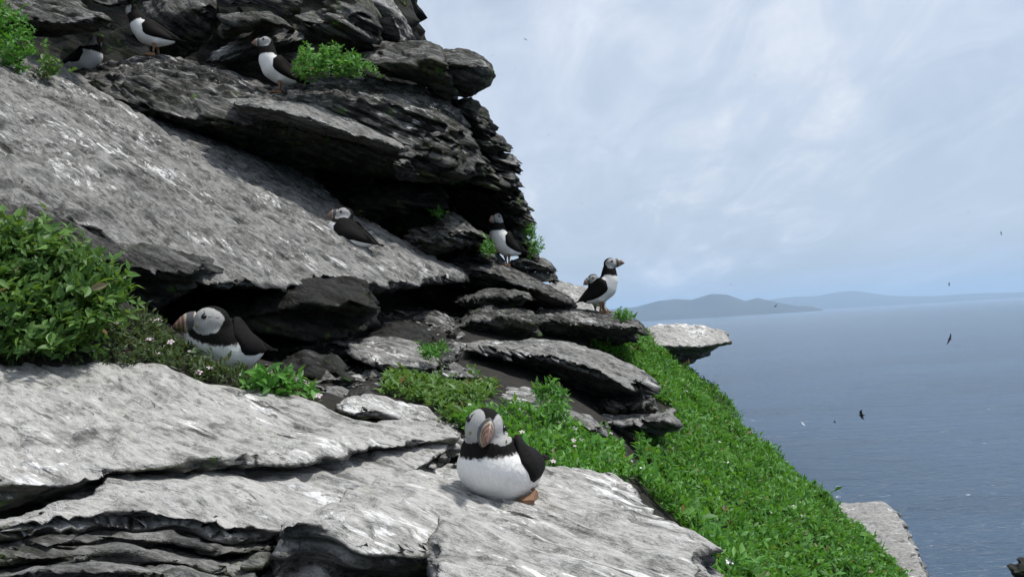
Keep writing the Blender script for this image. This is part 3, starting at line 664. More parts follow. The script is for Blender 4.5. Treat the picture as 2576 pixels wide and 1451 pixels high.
# ------------------------------------------------------------------ ground: turf slope, burrow floor, hillside down to the sea
def simple_mat(name, col, rough=0.85, bumpscale=None, bumpd=0.01, col2=None, nscale=6.0):
    m = bpy.data.materials.new(name); m.use_nodes = True
    t = NT(m.node_tree); bs = t.n['Principled BSDF']
    tc = t.new('ShaderNodeTexCoord')
    if col2 is not None:
        t.put(bs.inputs['Base Color'], t.mix(t.smooth(t.noise(tc.outputs['Object'], nscale, 6, 0.65, 0.3), 0.35, 0.65), c4(*col), c4(*col2)))
    else:
        bs.inputs['Base Color'].default_value = c4(*col)
    bs.inputs['Roughness'].default_value = rough
    if bumpscale:
        bp = t.new('ShaderNodeBump'); bp.inputs['Distance'].default_value = bumpd
        t.l.new(t.noise(tc.outputs['Object'], bumpscale, 6, 0.7), bp.inputs['Height']); t.l.new(bp.outputs[0], bs.inputs['Normal'])
    return m
M['soil'] = simple_mat('peaty_soil', (0.009, 0.008, 0.006), 0.95, 60, 0.014, (0.026, 0.022, 0.016), 14)

gp = [at(*p) for p in [
    (960, 960, 2.2), (1050, 1000, 2.05), (1100, 1060, 1.85), (1180, 960, 2.3), (1240, 1100, 1.72), (1300, 1150, 1.72), (1400, 1150, 1.85), (1560, 1190, 1.95), (1320, 1070, 1.98), (1400, 1010, 2.35), (1240, 935, 2.5), (1430, 1080, 2.1),
    (1500, 875, 3.75), (1600, 870, 3.95), (1660, 940, 3.95), (1700, 1000, 3.55), (1650, 1060, 2.95), (1800, 1100, 3.35), (1750, 1200, 2.6), (1640, 1200, 2.25), (1700, 1300, 2.1), (1850, 1400, 2.2), (2000, 1300, 2.8), (2180, 1440, 2.85), (1900, 1200, 3.15),
    (1690, 945, 4.35), (1760, 978, 4.3), (1825, 1015, 4.25), (1850, 1110, 3.9), (1930, 1170, 3.75), (2065, 1295, 3.5), (2260, 1462, 3.2),
    (700, 945, 1.95), (850, 950, 2.1), (600, 938, 1.78), (950, 915, 2.5), (760, 1000, 1.72),
    (60, 890, 1.48), (200, 880, 1.52), (330, 790, 1.78), (-60, 640, 1.66), (100, 740, 1.6), (0, 800, 1.52), (430, 860, 1.72), (500, 905, 1.7), (300, 895, 1.56)]]
# drop beyond the edge of the slope, and what lies under the slabs
for (u, v, d) in [(1690, 945, 4.35), (1825, 1015, 4.25), (1850, 1110, 3.9), (1930, 1170, 3.75), (2065, 1295, 3.5), (2260, 1462, 3.2)]:
    p = at(u, v, d)
    gp.append(p + np.array([0.18, 0.16, -0.40])); gp.append(p + np.array([0.55, 0.5, -1.7]))
for q in [(-0.6, .9, -.36), (-.2, .9, -.42), (.2, .9, -.48), (.2, 1.15, -.46), (-.3, 1.2, -.32), (-.9, 1.0, -.25), (.5, .9, -.75), (.9, 1.0, -1.05), (1.5, 1.5, -1.7), (0, .4, -.55), (-1, .4, -.45), (1, .3, -1.2),
          (-1.5, 1.2, .15), (-1.6, 2.0, .35), (-.8, 2.2, -.02), (-.4, 2.6, .02), (0, 3.2, .0), (.35, 3.3, -.1), (-1.5, 3.2, .3), (.0, 4.2, .0), (.8, 4.6, -.2), (-1.8, 4.2, .5), (2.6, 2.6, -3.4), (2.6, 4.6, -3.2), (2.4, .6, -2.9)]:
    gp.append(np.array(q, float))
gp = np.array(gp)
def tps(r2):
    return 0.5 * r2 * np.log(np.maximum(r2, 1e-12))
_d2 = ((gp[:, None, :2] - gp[None, :, :2]) ** 2).sum(2)
_A = np.zeros((len(gp) + 3, len(gp) + 3)); _A[:len(gp), :len(gp)] = tps(_d2) + np.eye(len(gp)) * 0.004
_A[:len(gp), -3] = 1; _A[:len(gp), -2:] = gp[:, :2]; _A[-3:, :len(gp)] = _A[:len(gp), -3:].T
_W = np.linalg.solve(_A, np.r_[gp[:, 2], 0, 0, 0])
def ground_z(x, y):
    x = np.asarray(x, float); y = np.asarray(y, float); xy = np.stack([x.ravel(), y.ravel()], 1)
    out = np.empty(len(xy))
    for i in range(0, len(xy), 20000):
        c = xy[i:i + 20000]
        out[i:i + 20000] = tps(((c[:, None] - gp[None, :, :2]) ** 2).sum(2)) @ _W[:-3] + _W[-3] + c @ _W[-2:]
    p3 = np.c_[xy, np.zeros(len(xy))]
    out = out + 0.018 * fbm(p3 * 3.5, 3, 41) + 0.006 * fbm(p3 * 16, 2, 42)
    return np.clip(out, -14, 3).reshape(x.shape)
gx = np.linspace(-2.2, 2.7, 176); gy = np.linspace(0.15, 5.4, 190)
GX, GY = np.meshgrid(gx, gy); GZ = ground_z(GX, GY)
nxx, nyy = len(gx), len(gy)
idx = np.arange(nxx * nyy).reshape(nyy, nxx)
quads = np.stack([idx[:-1, :-1], idx[:-1, 1:], idx[1:, 1:], idx[1:, :-1]], -1).reshape(-1, 4)
ground = mesh_obj('ground', np.stack([GX, GY, GZ], -1).reshape(-1, 3), quads, M['soil'])
tag(ground, kind='structure')

# the steep lower hillside that carries all this, down to the water
hx = np.linspace(-60, 60, 90); hy = np.linspace(-60, 70, 96)
HX, HY = np.meshgrid(hx, hy)
side_d = (HX - 2.2) * 0.80 + (HY - 2.0) * 0.42
HZ = -3.6 - np.maximum(side_d, -1.5) * 1.45 + np.minimum(side_d + 1.5, 0) * -0.55
HZ = np.minimum(HZ, np.where(side_d < 0, -2.6, 1e3)) - 0.6
HZ += 1.4 * fbm(np.stack([HX, HY, HX * 0], -1).reshape(-1, 3) * 0.11, 4, 61).reshape(HX.shape)
HZ = np.maximum(HZ, -93.0)
idx = np.arange(HX.size).reshape(HX.shape)
quads = np.stack([idx[:-1, :-1], idx[:-1, 1:], idx[1:, 1:], idx[1:, :-1]], -1).reshape(-1, 4)
M['hill'] = simple_mat('hill_rock', (0.05, 0.05, 0.045), 0.9, 3.0, 0.3, (0.05, 0.075, 0.02), 0.5)
hill = mesh_obj('terrain', np.stack([HX, HY, HZ], -1).reshape(-1, 3), quads, M['hill'])
tag(hill, kind='structure')

# ------------------------------------------------------------------ sea
def sea_material():
    m = bpy.data.materials.new('sea_water'); m.use_nodes = True
    t = NT(m.node_tree); bs = t.n['Principled BSDF']
    tc = t.new('ShaderNodeTexCoord')
    mp = t.new('ShaderNodeMapping'); mp.inputs['Rotation'].default_value = (0, 0, math.radians(14)); mp.inputs['Scale'].default_value = (0.36, 1.0, 1.0)
    t.l.new(tc.outputs['Object'], mp.inputs['Vector'])
    n1 = t.noise(mp.outputs[0], 0.075, 3, 0.55, 0.4)
    n2 = t.noise(mp.outputs[0], 0.30, 4, 0.6, 0.5)
    n3 = t.noise(mp.outputs[0], 1.5, 3, 0.6, 0.2)
    h = t.math('ADD', t.math('MULTIPLY', n1, 3.4), t.math('ADD', t.math('MULTIPLY', n2, 2.3), t.math('MULTIPLY', n3, 0.40)))
    bp = t.new('ShaderNodeBump'); bp.inputs['Strength'].default_value = 0.75; bp.inputs['Distance'].default_value = 1.0
    t.l.new(h, bp.inputs['Height'])
    crest = t.smooth(t.noise(mp.outputs[0], 0.40, 2, 0.5, 0.6), 0.715, 0.745)
    gust = t.smooth(t.noise(tc.outputs['Object'], 0.018, 3, 0.5), 0.5, 0.62)
    foam = t.math('MULTIPLY', crest, gust)
    lane = t.smooth(t.noise(mp.outputs[0], 0.006, 4, 0.6, 0.4), 0.35, 0.65)
    t.put(bs.inputs['Base Color'], t.mix(foam, t.mix(lane, c4(0.012, 0.036, 0.070), c4(0.022, 0.058, 0.104)), c4(0.8, 0.82, 0.84)))
    bs.inputs['Roughness'].default_value = 0.16; bs.inputs['IOR'].default_value = 1.33
    t.l.new(bp.outputs[0], bs.inputs['Normal'])
    return m
SEA_Z = -90.0
rad = np.r_[0, np.geomspace(40, 150000, 66)]; ang = np.linspace(0, 2 * np.pi, 97)[:-1]
sv = [(0, 0, 0)]
for r in rad[1:]:
    sv += [(r * math.cos(a), r * math.sin(a), 0) for a in ang]
sf = [(0, 1 + k, 1 + (k + 1) % 96) for k in range(96)]
for i in range(len(rad) - 2):
    b0, b1 = 1 + i * 96, 1 + (i + 1) * 96
    sf += [(b0 + k, b1 + k, b1 + (k + 1) % 96, b0 + (k + 1) % 96) for k in range(96)]
sea = mesh_obj('sea', sv, sf, sea_material()); sea.location = (0, 0, SEA_Z)
tag(sea, kind='structure')

# ------------------------------------------------------------------ islands across the water
def island(name, label, profile, dist, depth, seed):
    """profile: skyline (u, v) points; a rounded ridge of real depth at that distance"""
    prof = np.array(profile, float)
    us = np.linspace(prof[0, 0], prof[-1, 0], 90); vsk = np.interp(us, prof[:, 0], prof[:, 1])
    rows = []
    ts = np.linspace(-1, 1, 21)
    for u, v in zip(us, vsk):
        r = W2C @ camray(u, v); r = r / r[1]
        top = r * dist
        hgt = max(top[2] - SEA_Z, 4.0)
        for tt in ts:
            k = (1 - abs(tt)) ** 0.85
            rows.append((top[0] * (1 + 0.35 * tt * depth / dist), dist + tt * depth * 0.5, SEA_Z - 6 + (hgt + 6) * k))
    V = np.array(rows)
    nzv = fbm(V * np.array([1, 1, 0]) * (6.0 / depth), 4, seed)
    V[:, 2] += nzv * 45 * np.tile(1 - np.abs(ts), len(us)) * np.tile((np.abs(ts) > 0.12).astype(float), len(us))
    idx = np.arange(len(V)).reshape(len(us), len(ts))
    q = np.stack([idx[:-1, :-1], idx[1:, :-1], idx[1:, 1:], idx[:-1, 1:]], -1).reshape(-1, 4)
    o = mesh_obj(name, V - V[0], q, M['isle']); o.location = V[0]
    tag(o, kind='structure'); return o
M['isle'] = simple_mat('island_heath', (0.020, 0.030, 0.018), 0.95, None, 0, (0.050, 0.048, 0.036), 0.0012)
island('hills', 'nearer', [(1440, 792), (1490, 786), (1530, 778), (1560, 776), (1600, 772), (1655, 757), (1700, 752), (1740, 754), (1790, 739), (1830, 741), (1875, 757), (1905, 749), (1960, 761), (2000, 769), (2035, 770), (2046, 771), (2058, 776)], 25000, 3600, 5)
island('hills', 'farther', [(1900, 760), (1960, 750), (2000, 746), (2050, 745), (2110, 734), (2150, 731), (2190, 737), (2240, 744), (2300, 745), (2360, 744), (2430, 739), (2480, 737), (2560, 735), (2700, 728), (2900, 715)], 45000, 8000, 9)

# ------------------------------------------------------------------ haze over the sea
hb = bpy.data.materials.new('sea_haze'); hb.use_nodes = True
t = NT(hb.node_tree); t.n.clear()
pv = t.new('ShaderNodeVolumePrincipled')
pv.inputs['Color'].default_value = (0.57, 0.77, 1.0, 1); pv.inputs['Density'].default_value = 3.2e-5; pv.inputs['Anisotropy'].default_value = 0.1
t.l.new(pv.outputs[0], t.new('ShaderNodeOutputMaterial').inputs['Volume'])
X0, X1, Y0, Y1, Z0, Z1 = -155000, 155000, -155000, 155000, SEA_Z - 12, 1500
bv = [(x, y, z) for x in (X0, X1) for y in (Y0, Y1) for z in (Z0, Z1)]
bf = [(0, 1, 3, 2), (4, 6, 7, 5), (0, 4, 5, 1), (2, 3, 7, 6), (0, 2, 6, 4), (1, 5, 7, 3)]
haze = mesh_obj('haze', bv, bf, hb, smooth=False); tag(haze, kind='stuff')
print('ground', round(time.time() - T0, 1))

# ------------------------------------------------------------------ where a sight line meets the rocks
bpy.context.view_layer.update()
_bv, _bf, _o = [], [], 0
for o in ROCKS[1:] + [ground]:
    mw = np.array(o.matrix_world); nv = len(o.data.vertices)
    P = np.empty(nv * 3, np.float32); o.data.vertices.foreach_get('co', P); P = P.reshape(-1, 3) @ mw[:3, :3].T + mw[:3, 3]
    nf = len(o.data.polygons); fl = np.empty(len(o.data.loops), np.int32); o.data.loops.foreach_get('vertex_index', fl)
    ls = np.empty(nf, np.int32); lt = np.empty(nf, np.int32); o.data.polygons.foreach_get('loop_start', ls); o.data.polygons.foreach_get('loop_total', lt)
    q4 = fl[ls[lt == 4][:, None] + np.arange(4)] + _o
    _bv.append(P); _bf.append(q4); _o += nv
_bv = np.concatenate(_bv); _bf = np.concatenate(_bf)
BV = BVHTree.FromPolygons(_bv.tolist(), _bf.tolist())
def hit(u, v):
    h = BV.ray_cast(Vector((0, 0, 0)), Vector(raydir(u, v)))
    return (np.array(h[0]), np.array(h[1])) if h[0] is not None else (None, None)
def drop(p):
    h = BV.ray_cast(Vector((p[0], p[1], p[2])), Vector((0, 0, -1)))
    return np.array(h[0]) if h[0] is not None else None
print('bvh', round(time.time() - T0, 1))

# ------------------------------------------------------------------ puffins
def plumage(name, rough=0.75, bump=True, attr=True, col=None, spec=0.3):
    m = bpy.data.materials.new(name); m.use_nodes = True
    t = NT(m.node_tree); bs = t.n['Principled BSDF']
    tc = t.new('ShaderNodeTexCoord')
    mp = t.new('ShaderNodeMapping'); mp.inputs['Scale'].default_value = (110, 420, 160); t.l.new(tc.outputs['Object'], mp.inputs['Vector'])
    nz = t.noise(mp.outputs[0], 1.0, 3, 0.6, 0.6)
    if attr:
        at_ = t.new('ShaderNodeAttribute'); at_.attribute_name = 'Col'; c = at_.outputs['Color']
    else:
        rgb = t.new('ShaderNodeRGB'); rgb.outputs[0].default_value = c4(*col); c = rgb.outputs[0]
    c = t.mix(t.smooth(nz, 0.3, 0.7, 0.0, 0.22), c, t.vmath('MULTIPLY', c, (0.6, 0.58, 0.54)))
    t.put(bs.inputs['Base Color'], c); bs.inputs['Roughness'].default_value = rough; bs.inputs['Specular IOR Level'].default_value = spec
    if bump:
        bp = t.new('ShaderNodeBump'); bp.inputs['Strength'].default_value = 0.8; bp.inputs['Distance'].default_value = 0.0018
        t.l.new(nz, bp.inputs['Height']); t.l.new(bp.outputs[0], bs.inputs['Normal'])
    return m
M['plume'] = plumage('puffin_plumage', rough=0.85, spec=0.12); M['wing'] = plumage('puffin_wing', col=(0.0085, 0.0075, 0.007), attr=False, rough=0.8, spec=0.12)
M['bill'] = plumage('puffin_bill', rough=0.45, bump=False, spec=0.5)
M['foot'] = plumage('puffin_foot', col=(0.21, 0.115, 0.065), attr=False, rough=0.6)
M['eye'] = simple_mat('puffin_eye', (0.006, 0.005, 0.005), 0.12)
M['gape'] = simple_mat('puffin_gape', (0.22, 0.19, 0.06), 0.6)
_ico = None
def ico():
    global _ico
    if _ico is None:
        bm = bmesh.new(); bmesh.ops.create_icosphere(bm, subdivisions=3, radius=1.0)
        _ico = (np.array([v.co[:] for v in bm.verts]), np.array([[v.index for v in f.verts] for f in bm.faces])); bm.free()
    return _ico

def rotm(yaw=0, pitch=0, roll=0):
    return np.array(Matrix.Rotation(math.radians(yaw), 3, 'Z') @ Matrix.Rotation(math.radians(-pitch), 3, 'Y') @ Matrix.Rotation(math.radians(roll), 3, 'X'))

def grid_faces(a, b, wrap=False):
    F = []
    for i in range(a - 1):
        for j in range(b if wrap else b - 1):
            j2 = (j + 1) % b
            F.append((i * b + j, i * b + j2, (i + 1) * b + j2, (i + 1) * b + j))
    return F

def puffin(label, foot, yaw, lean=0, head=(0.041, 0.0, 0.188), hyaw=0, hpitch=0, hroll=0, hs=1.0, sit=False, sink=0.0, fat=1.0, scale=1.0, vox=0.003, legs=(1, 1), seed=1, tilt=(0, 0), group='puffins on the rocks'):
    """lean: degrees the trunk is tipped forward; head in the bird's own frame (x forward, z up); hyaw/hpitch relative to the body heading"""
    HIP = np.array([0.0, 0.0, 0.06]); La = math.radians(lean); cl, sl = math.cos(La), math.sin(La)
    def pose(p):                       # canonical upright trunk -> leaning trunk
        p = np.atleast_2d(p) - HIP
        q = np.stack([p[:, 0] * cl + p[:, 2] * sl, p[:, 1], -p[:, 0] * sl + p[:, 2] * cl], 1)
        q[:, 2] -= 0.75 * sl * np.maximum(0, -p[:, 0] - .02)
        return q + HIP
    def unpose(p):
        p = p - HIP
        return np.stack([p[:, 0] * cl - p[:, 2] * sl, p[:, 1], p[:, 0] * sl + p[:, 2] * cl], 1) + HIP
    chain = np.array([(-.066, .050, .009), (-.040, .056, .021), (-.006, .072, .037), (.018, .095, .0425), (.032, .122, .036)])
    trunk = pose(np.c_[chain[:, 0], chain[:, 0] * 0, chain[:, 1]]); rad = chain[:, 2]
    hp = np.array(head, float)
    neck0 = trunk[-1]; mid = neck0 * 0.45 + (hp - np.array([.004, 0, .012])) * 0.55
    pts = list(trunk) + [mid, hp - np.array([.005, 0, .014])]; rr = list(rad) + [.0295 * (.5 + .5 * hs), .0225 * hs]
    Vs, Fs, off = [], [], 0
    iv, jf = ico()
    def ball(c, rx, ry, rz, R=None):
        nonlocal off
        v = iv * np.array([rx, ry, rz])
        if R is not None: v = v @ R.T
        Vs.append(v + c); Fs.append(jf + off); off += len(iv)
    for i in range(len(pts) - 1):
        for k in range(7):
            f = k / 7.0; c = pts[i] * (1 - f) + pts[i + 1] * f; r = rr[i] * (1 - f) + rr[i + 1] * f
            fy = 1 + (fat - 1) * (1 if i < 4 else max(0, 1 - (i - 3) * .5))
            ball(c, r, r * fy, r)
    ball(pts[-1], rr[-1], rr[-1], rr[-1])
    Rh = rotm(hyaw, hpitch, hroll)
    ball(hp, .0262 * hs, .0222 * hs, .0228 * hs, Rh)
    ball(hp + Rh @ np.array([.006, 0, -.005]) * hs, .0195 * hs, .0218 * hs, .0185 * hs, Rh)
    ball(hp + Rh @ np.array([.014, 0, -.001]) * hs, .0135 * hs, .0125 * hs, .0165 * hs, Rh)
    # flanks and thighs
    for sgn in (-1, 1):
        c = pose(np.array([[-.004, sgn * .017, .058]]))[0]; ball(c, .020, .016, .020)
        c = pose(np.array([[.012, sgn * .014 * fat, .108]]))[0]; ball(c, .030, .028, .034)
    V = np.concatenate(Vs); F = np.concatenate(Fs)
    me = bpy.data.meshes.new('body'); me.from_pydata(V.tolist(), [], F.tolist()); me.update()
    o = bpy.data.objects.new('puffin', me); COL.objects.link(o)
    md = o.modifiers.new('r', 'REMESH'); md.mode = 'VOXEL'; md.voxel_size = vox
    me2 = bpy.data.meshes.new_from_object(o.evaluated_get(bpy.context.evaluated_depsgraph_get()))
    o.modifiers.clear(); o.data = me2; bpy.data.meshes.remove(me)
    nv = len(me2.vertices); P = np.empty(nv * 3, np.float32); me2.vertices.foreach_get('co', P); P = P.reshape(-1, 3).astype(float)
    E = np.empty(len(me2.edges) * 2, np.int32); me2.edges.foreach_get('vertices', E); E = E.reshape(-1, 2); deg = np.bincount(E.ravel(), minlength=nv).astype(float)[:, None]
    for _ in range(int(6 * .003 / vox)):
        S = np.zeros_like(P)
        for a in range(3): S[:, a] = np.bincount(E[:, 0], P[E[:, 1], a], nv) + np.bincount(E[:, 1], P[E[:, 0], a], nv)
        P = P * 0.5 + 0.5 * S / deg
    # ---- plumage colours in the bird's own coordinates
    rag = 0.0016 * perlin(P * 330, seed) + 0.0016 * perlin(P * 140, seed + 1)
    c = unpose(P); x, y, z = c[:, 0], c[:, 1], c[:, 2]
    blk, wht = np.array([.0085, .0075, .007]), np.array([.80, .79, .77])
    zl = .050 + (x + .055) * (.093 / .072)
    isback = (z + rag > zl + .012 * np.clip((np.abs(y) - .02) / .02, 0, 1) * 0)
    Hl = (P - hp) @ Rh / hs
    hx, hy, hz = Hl[:, 0], np.abs(Hl[:, 1]), Hl[:, 2]
    # collar: dark ring round the neck
    ax = hp - neck0; al = np.linalg.norm(ax); ax = ax / al
    along = (P - neck0) @ ax
    wb = sstep(z + 2.2 * rag - zl, -.003, .003)[:, None]; Cc = blk * wb + wht * (1 - wb)
    cw = sstep(along + 1.6 * rag - al * .30, -.002, .002)[:, None]; Cc = Cc * (1 - cw) + blk * 1.1 * cw
    side_e = ((hx - .003) / .0245) ** 2 + ((hz - .0) / .0208) ** 2
    crown = (hz > .0065) & (hy < np.clip(.0125 - (hx + .004) * .35, .0035, .0145) + .0004) | (hx < -.0205 + .55 * np.abs(hz - .001))
    face = (side_e < 1.02) & ~crown & (hx > -.021) & (hz > -.0198)
    fc = np.array([.37, .37, .365]) * (1 - .25 * sstep(-hz, .004, .018) * sstep(hx, .0, .014))[:, None]
    headzone = np.linalg.norm(P - hp, axis=1) < .034 * hs
    Cc[face & headzone] = fc[face & headzone]
    # dark triangle over the eye and the furrow behind it
    tri = face & (hz > .0045) & (hz < .0150) & (np.abs(hx - .0070) < .0042 * (1 - (hz - .0045) / .0105))
    fur = face & (hx < .002) & (hx > -.014) & (np.abs(hz - (.0045 - .16 * (.002 - hx))) < max(.0006, vox * .35))
    Cc[tri] = (.05, .042, .04); Cc[fur] = (.16, .15, .145)
    low = P[:, 2].min()
    dz = -low - .006 - sink if sit else 0.0
    for Q in (P, hp): Q[..., 2] += dz
    me2.vertices.foreach_set('co', P.astype(np.float32).ravel()); me2.update(); me2.shade_smooth()
    me2.materials.clear(); me2.materials.append(M['plume']); set_attr(me2, 'Col', Cc); me2.name = 'puffin_body'
    bvh = BVHTree.FromPolygons(P.tolist(), [tuple(p.vertices) for p in me2.polygons])
    def part(name, v, f, mat, sm=True):
        return mesh_obj(name, np.asarray(v, float), f, mat, o, sm)
    # ---- wings, folded against the flank
    for sgn in (1, -1):
        ns, nt = 15, 9
        S0, S1 = np.array([.022, .119]), np.array([-.094, .048]); d = (S1 - S0) / np.linalg.norm(S1 - S0); nrm = np.array([-d[1], d[0]])
        if nrm[0] > 0: nrm = -nrm
        outer = []
        ylast = np.full(nt, .03)
        for i in range(ns):
            sv = i / (ns - 1)
            w = .031 * (1 - (1 - min(sv / .16, 1)) ** 2) ** .5 * (1 - max(0, (sv - .3) / .7) ** 1.5) + .0008
            cc = S0 + (S1 - S0) * sv + np.array([0, -.006 * math.sin(sv * 3.1)])
            for j in range(nt):
                tt = j / (nt - 1) * 2 - 1
                q2 = cc + nrm * w * tt
                q = pose(np.array([[q2[0], 0, q2[1]]]))[0]; q[2] += dz
                h = bvh.ray_cast(Vector((q[0], sgn * .3, q[2])), Vector((0, -sgn, 0)))
                yy = abs(h[0][1]) if (h[0] is not None and h[0][1] * sgn > 0) else max(ylast[j] - .004, .008)
                yy = max(yy, ylast[j] - .0065); ylast[j] = yy
                th = .0050 * (1 - tt * tt) ** .5 * math.sin(min(1, sv / .15) * 1.57)
                outer.append((q[0], sgn * (yy + .0012 + th), q[2]))
        outer = np.array(outer); inner = outer.copy(); inner[:, 1] -= sgn * .006
        Vw = np.concatenate([outer, inner]); Fw = grid_faces(ns, nt); n0 = ns * nt
        Fw += [tuple(n0 + k for k in f[::-1]) for f in grid_faces(ns, nt)]
        rim = [i * nt for i in range(ns)] + [(ns - 1) * nt + j for j in range(1, nt)] + [i * nt + nt - 1 for i in range(ns - 2, -1, -1)] + list(range(nt - 2, 0, -1))
        for a, b in zip(rim, rim[1:] + rim[:1]): Fw.append((a, b, b + n0, a + n0))
        part('wing', Vw, Fw, M['wing'])
    # ---- tail
    tv = []
    for (xx, zz, hw) in ((-.050, .062, .010), (-.075, .053, .016), (-.100, .046, .015), (-.112, .044, .007)):
        for k in (-1, -.4, .4, 1): tv.append((xx, hw * k, zz + .002 * (1 - k * k)))
    tv = pose(np.array(tv)); tv[:, 2] += dz
    tv2 = tv.copy(); tv2[:, 2] -= .003
    tf = grid_faces(4, 4); tf2 = [tuple(16 + k for k in f[::-1]) for f in tf]
    rim = [0, 4, 8, 12, 13, 14, 15, 11, 7, 3, 2, 1]
    part('tail', np.concatenate([tv, tv2]), tf + tf2 + [(a, b, b + 16, a + 16) for a, b in zip(rim, rim[1:] + rim[:1])], M['wing'])
    # ---- bill with its ridges
    nr, nk = 19, 14; bvv, bc = [], []
    for i in range(nr):
        tt = i / (nr - 1)
        zt = .0165 + .006 * tt - .0270 * tt ** 2.1; zb = -.0185 + .0140 * tt ** 1.25
        hw = .0098 * (1 - tt) ** .75 + .0007
        for k in range(nk):
            a = 2 * math.pi * k / nk
            zc = (zt + zb) / 2; hh = (zt - zb) / 2
            bow = .0040 * (1 - tt) * (math.cos(a) ** 2)        # the bands curve round the bill
            sx = math.copysign(abs(math.sin(a)) ** 1.5, math.sin(a))
            bvv.append((.0215 + .0345 * tt + bow * .0 - .003 * (1 - tt) * (1 - abs(math.cos(a))), hw * sx, zc + hh * math.cos(a)))
            tb = tt + .05 * abs(math.cos(a))
            if tb < .10: cc = (.42, .37, .28)
            elif tb < .42: cc = (.075, .075, .08)
            elif tb < .50: cc = (.40, .34, .25)
            elif .62 < tb < .665 or .78 < tb < .82: cc = (.32, .21, .15)
            else: cc = (.135, .066, .050)
            bc.append(cc)
    bvv = np.array(bvv) * hs @ Rh.T + hp
    bf_ = grid_faces(nr, nk, True) + [tuple(range(nk))[::-1], tuple((nr - 1) * nk + k for k in range(nk))]
    bill = part('bill', bvv, bf_, M['bill']); set_attr(bill.data, 'Col', np.array(bc))
    # ---- eyes and gape rosettes
    for sgn in (1, -1):
        q = np.array([.0070, 0, .0058]); g = np.array([.0180, 0, -.0060])
        wq = Rh @ q * hs + hp; yd = Rh @ np.array([0, sgn, 0.0])
        h = bvh.ray_cast(Vector(wq + yd * .1), Vector(-yd))
        ep = np.array(h[0]) if h[0] is not None else wq + yd * .02
        part('eye', iv * .0038 * hs + ep, jf, M['eye'])
        wg = Rh @ g * hs + hp; h = bvh.ray_cast(Vector(wg + yd * .1), Vector(-yd))
        gpnt = np.array(h[0]) if h[0] is not None else wg + yd * .012
        part('gape_rosette', (iv * np.array([.0026, .0011, .0034])) @ Rh.T + gpnt, jf, M['gape'])
    # ---- legs with webbed feet
    for sgn, on in zip((1, -1), legs):
        if not on: continue
        fx = .004 + (.006 if sgn > 0 else -.008)
        top = np.array([0.0, sgn * .017, .052]); top = pose(top[None])[0]; top[2] = min(top[2] + dz, .06)
        if on != 1 and not isinstance(on, int): fx, sy = on
        else: sy = sgn * .019
        ank = np.array([fx - .004, sy, .007])
        ring, lf = [], []
        for i in range(6):
            f = i / 5; cc = top * (1 - f) + ank * f; r = (.0075 * (1 - f) ** 2 + .0032)
            for k in range(8):
                a = 2 * math.pi * k / 8; ring.append(cc + np.array([r * math.cos(a), r * math.sin(a), 0]))
        base = len(ring)
        lv = ring; lf = grid_faces(6, 8, True) + [tuple(40 + k for k in range(8))]
        leg = part('leg', np.array(lv), lf, M['foot'])
        fv = [(fx - .012, sy, .004), (fx - .006, sy, .0095)]
        toes = [(-.5, .026), (0.0, .030), (.5, .026)]
        for a, L in toes: fv += [(fx + L * math.cos(a) * .55, sy + L * math.sin(a) * .55, .0055), (fx + L * math.cos(a), sy + L * math.sin(a), .0022)]
        for a, L in ((-.27, .026), (.27, .026)): fv.append((fx + L * math.cos(a), sy + L * math.sin(a), .0022))
        nb = len(fv); fv += [(p[0], p[1], -.003) for p in fv]
        tf = [(0, 2, 1), (1, 2, 4), (1, 4, 6), (0, 1, 6), (2, 3, 8), (2, 8, 4), (4, 8, 5), (4, 5, 9), (4, 9, 6), (6, 9, 7)]
        rim = [0, 2, 3, 8, 5, 9, 7, 6]
        ff = tf + [(a, a + nb, b + nb, b) for a, b in zip(rim, rim[1:] + rim[:1])] + [tuple(r + nb for r in rim[::-1])]
        mesh_obj('foot', np.array(fv), ff, M['foot'], leg, False)
    Mw = Matrix.Translation(Vector(foot)) @ Matrix(rotm(0, 0, 0).tolist()).to_4x4() @ Matrix.Rotation(math.radians(tilt[0]), 4, 'Y') @ Matrix.Rotation(math.radians(tilt[1]), 4, 'X') @ Matrix.Rotation(math.radians(yaw), 4, 'Z') @ Matrix.Scale(scale, 4)
    o.matrix_world = Mw
    tag(o, label, 'puffin', group, 'thing')
    return o

def stand(u, v, d):
    for k in range(14):
        p, n = hit(u, v + 2 * k)
        if p is not None and -(p @ W2C)[2] < remap(d) * 1.12: break
    else:
        p = at(u, v, d)
    print('stand', (u, v), k, np.round(p, 3), 'dist', round(float(-(p @ W2C)[2]), 2))
    return p
puffin('puffin sitting on the white splashed front slab, looking straight at the viewer', stand(1292, 1238, 1.4), 240, lean=40, head=(.066, 0, .138), hyaw=36, hpitch=-6, hroll=-19, hs=1.18, sit=True, fat=1.26, vox=.0017, legs=((.024, .046), 0), seed=3, scale=0.97)
puffin('puffin crouched at the mouth of the dark burrow on the left', stand(592, 926, 1.75), 247, lean=32, head=(.068, .016, .122), hyaw=-56, hpitch=-2, hroll=4, hs=1.1, sit=True, fat=1.2, vox=.0019, legs=(0, 0), seed=5, scale=1.07)
puffin('puffin resting on the broad sloping slab, seen from its left side', stand(892, 606, 2.9), 152, lean=36, head=(.058, 0, .136), hyaw=28, hpitch=-14, sit=True, sink=.026, fat=1.1, legs=(0, 0), seed=8, scale=1.1, tilt=(17, 0))
puffin('puffin peering out of the shaded hollow in the top left corner', stand(198, 172, 3.1), -14, lean=40, head=(.078, 0, .138), hyaw=-18, hpitch=4, sit=True, sink=.01, legs=(0, 0), seed=11)
puffin('puffin leaning forward on the upper ledge with its head turned away', stand(392, 142, 3.2), 192, lean=17, head=(.078, 0, .178), hyaw=-45, hpitch=-20, seed=13)
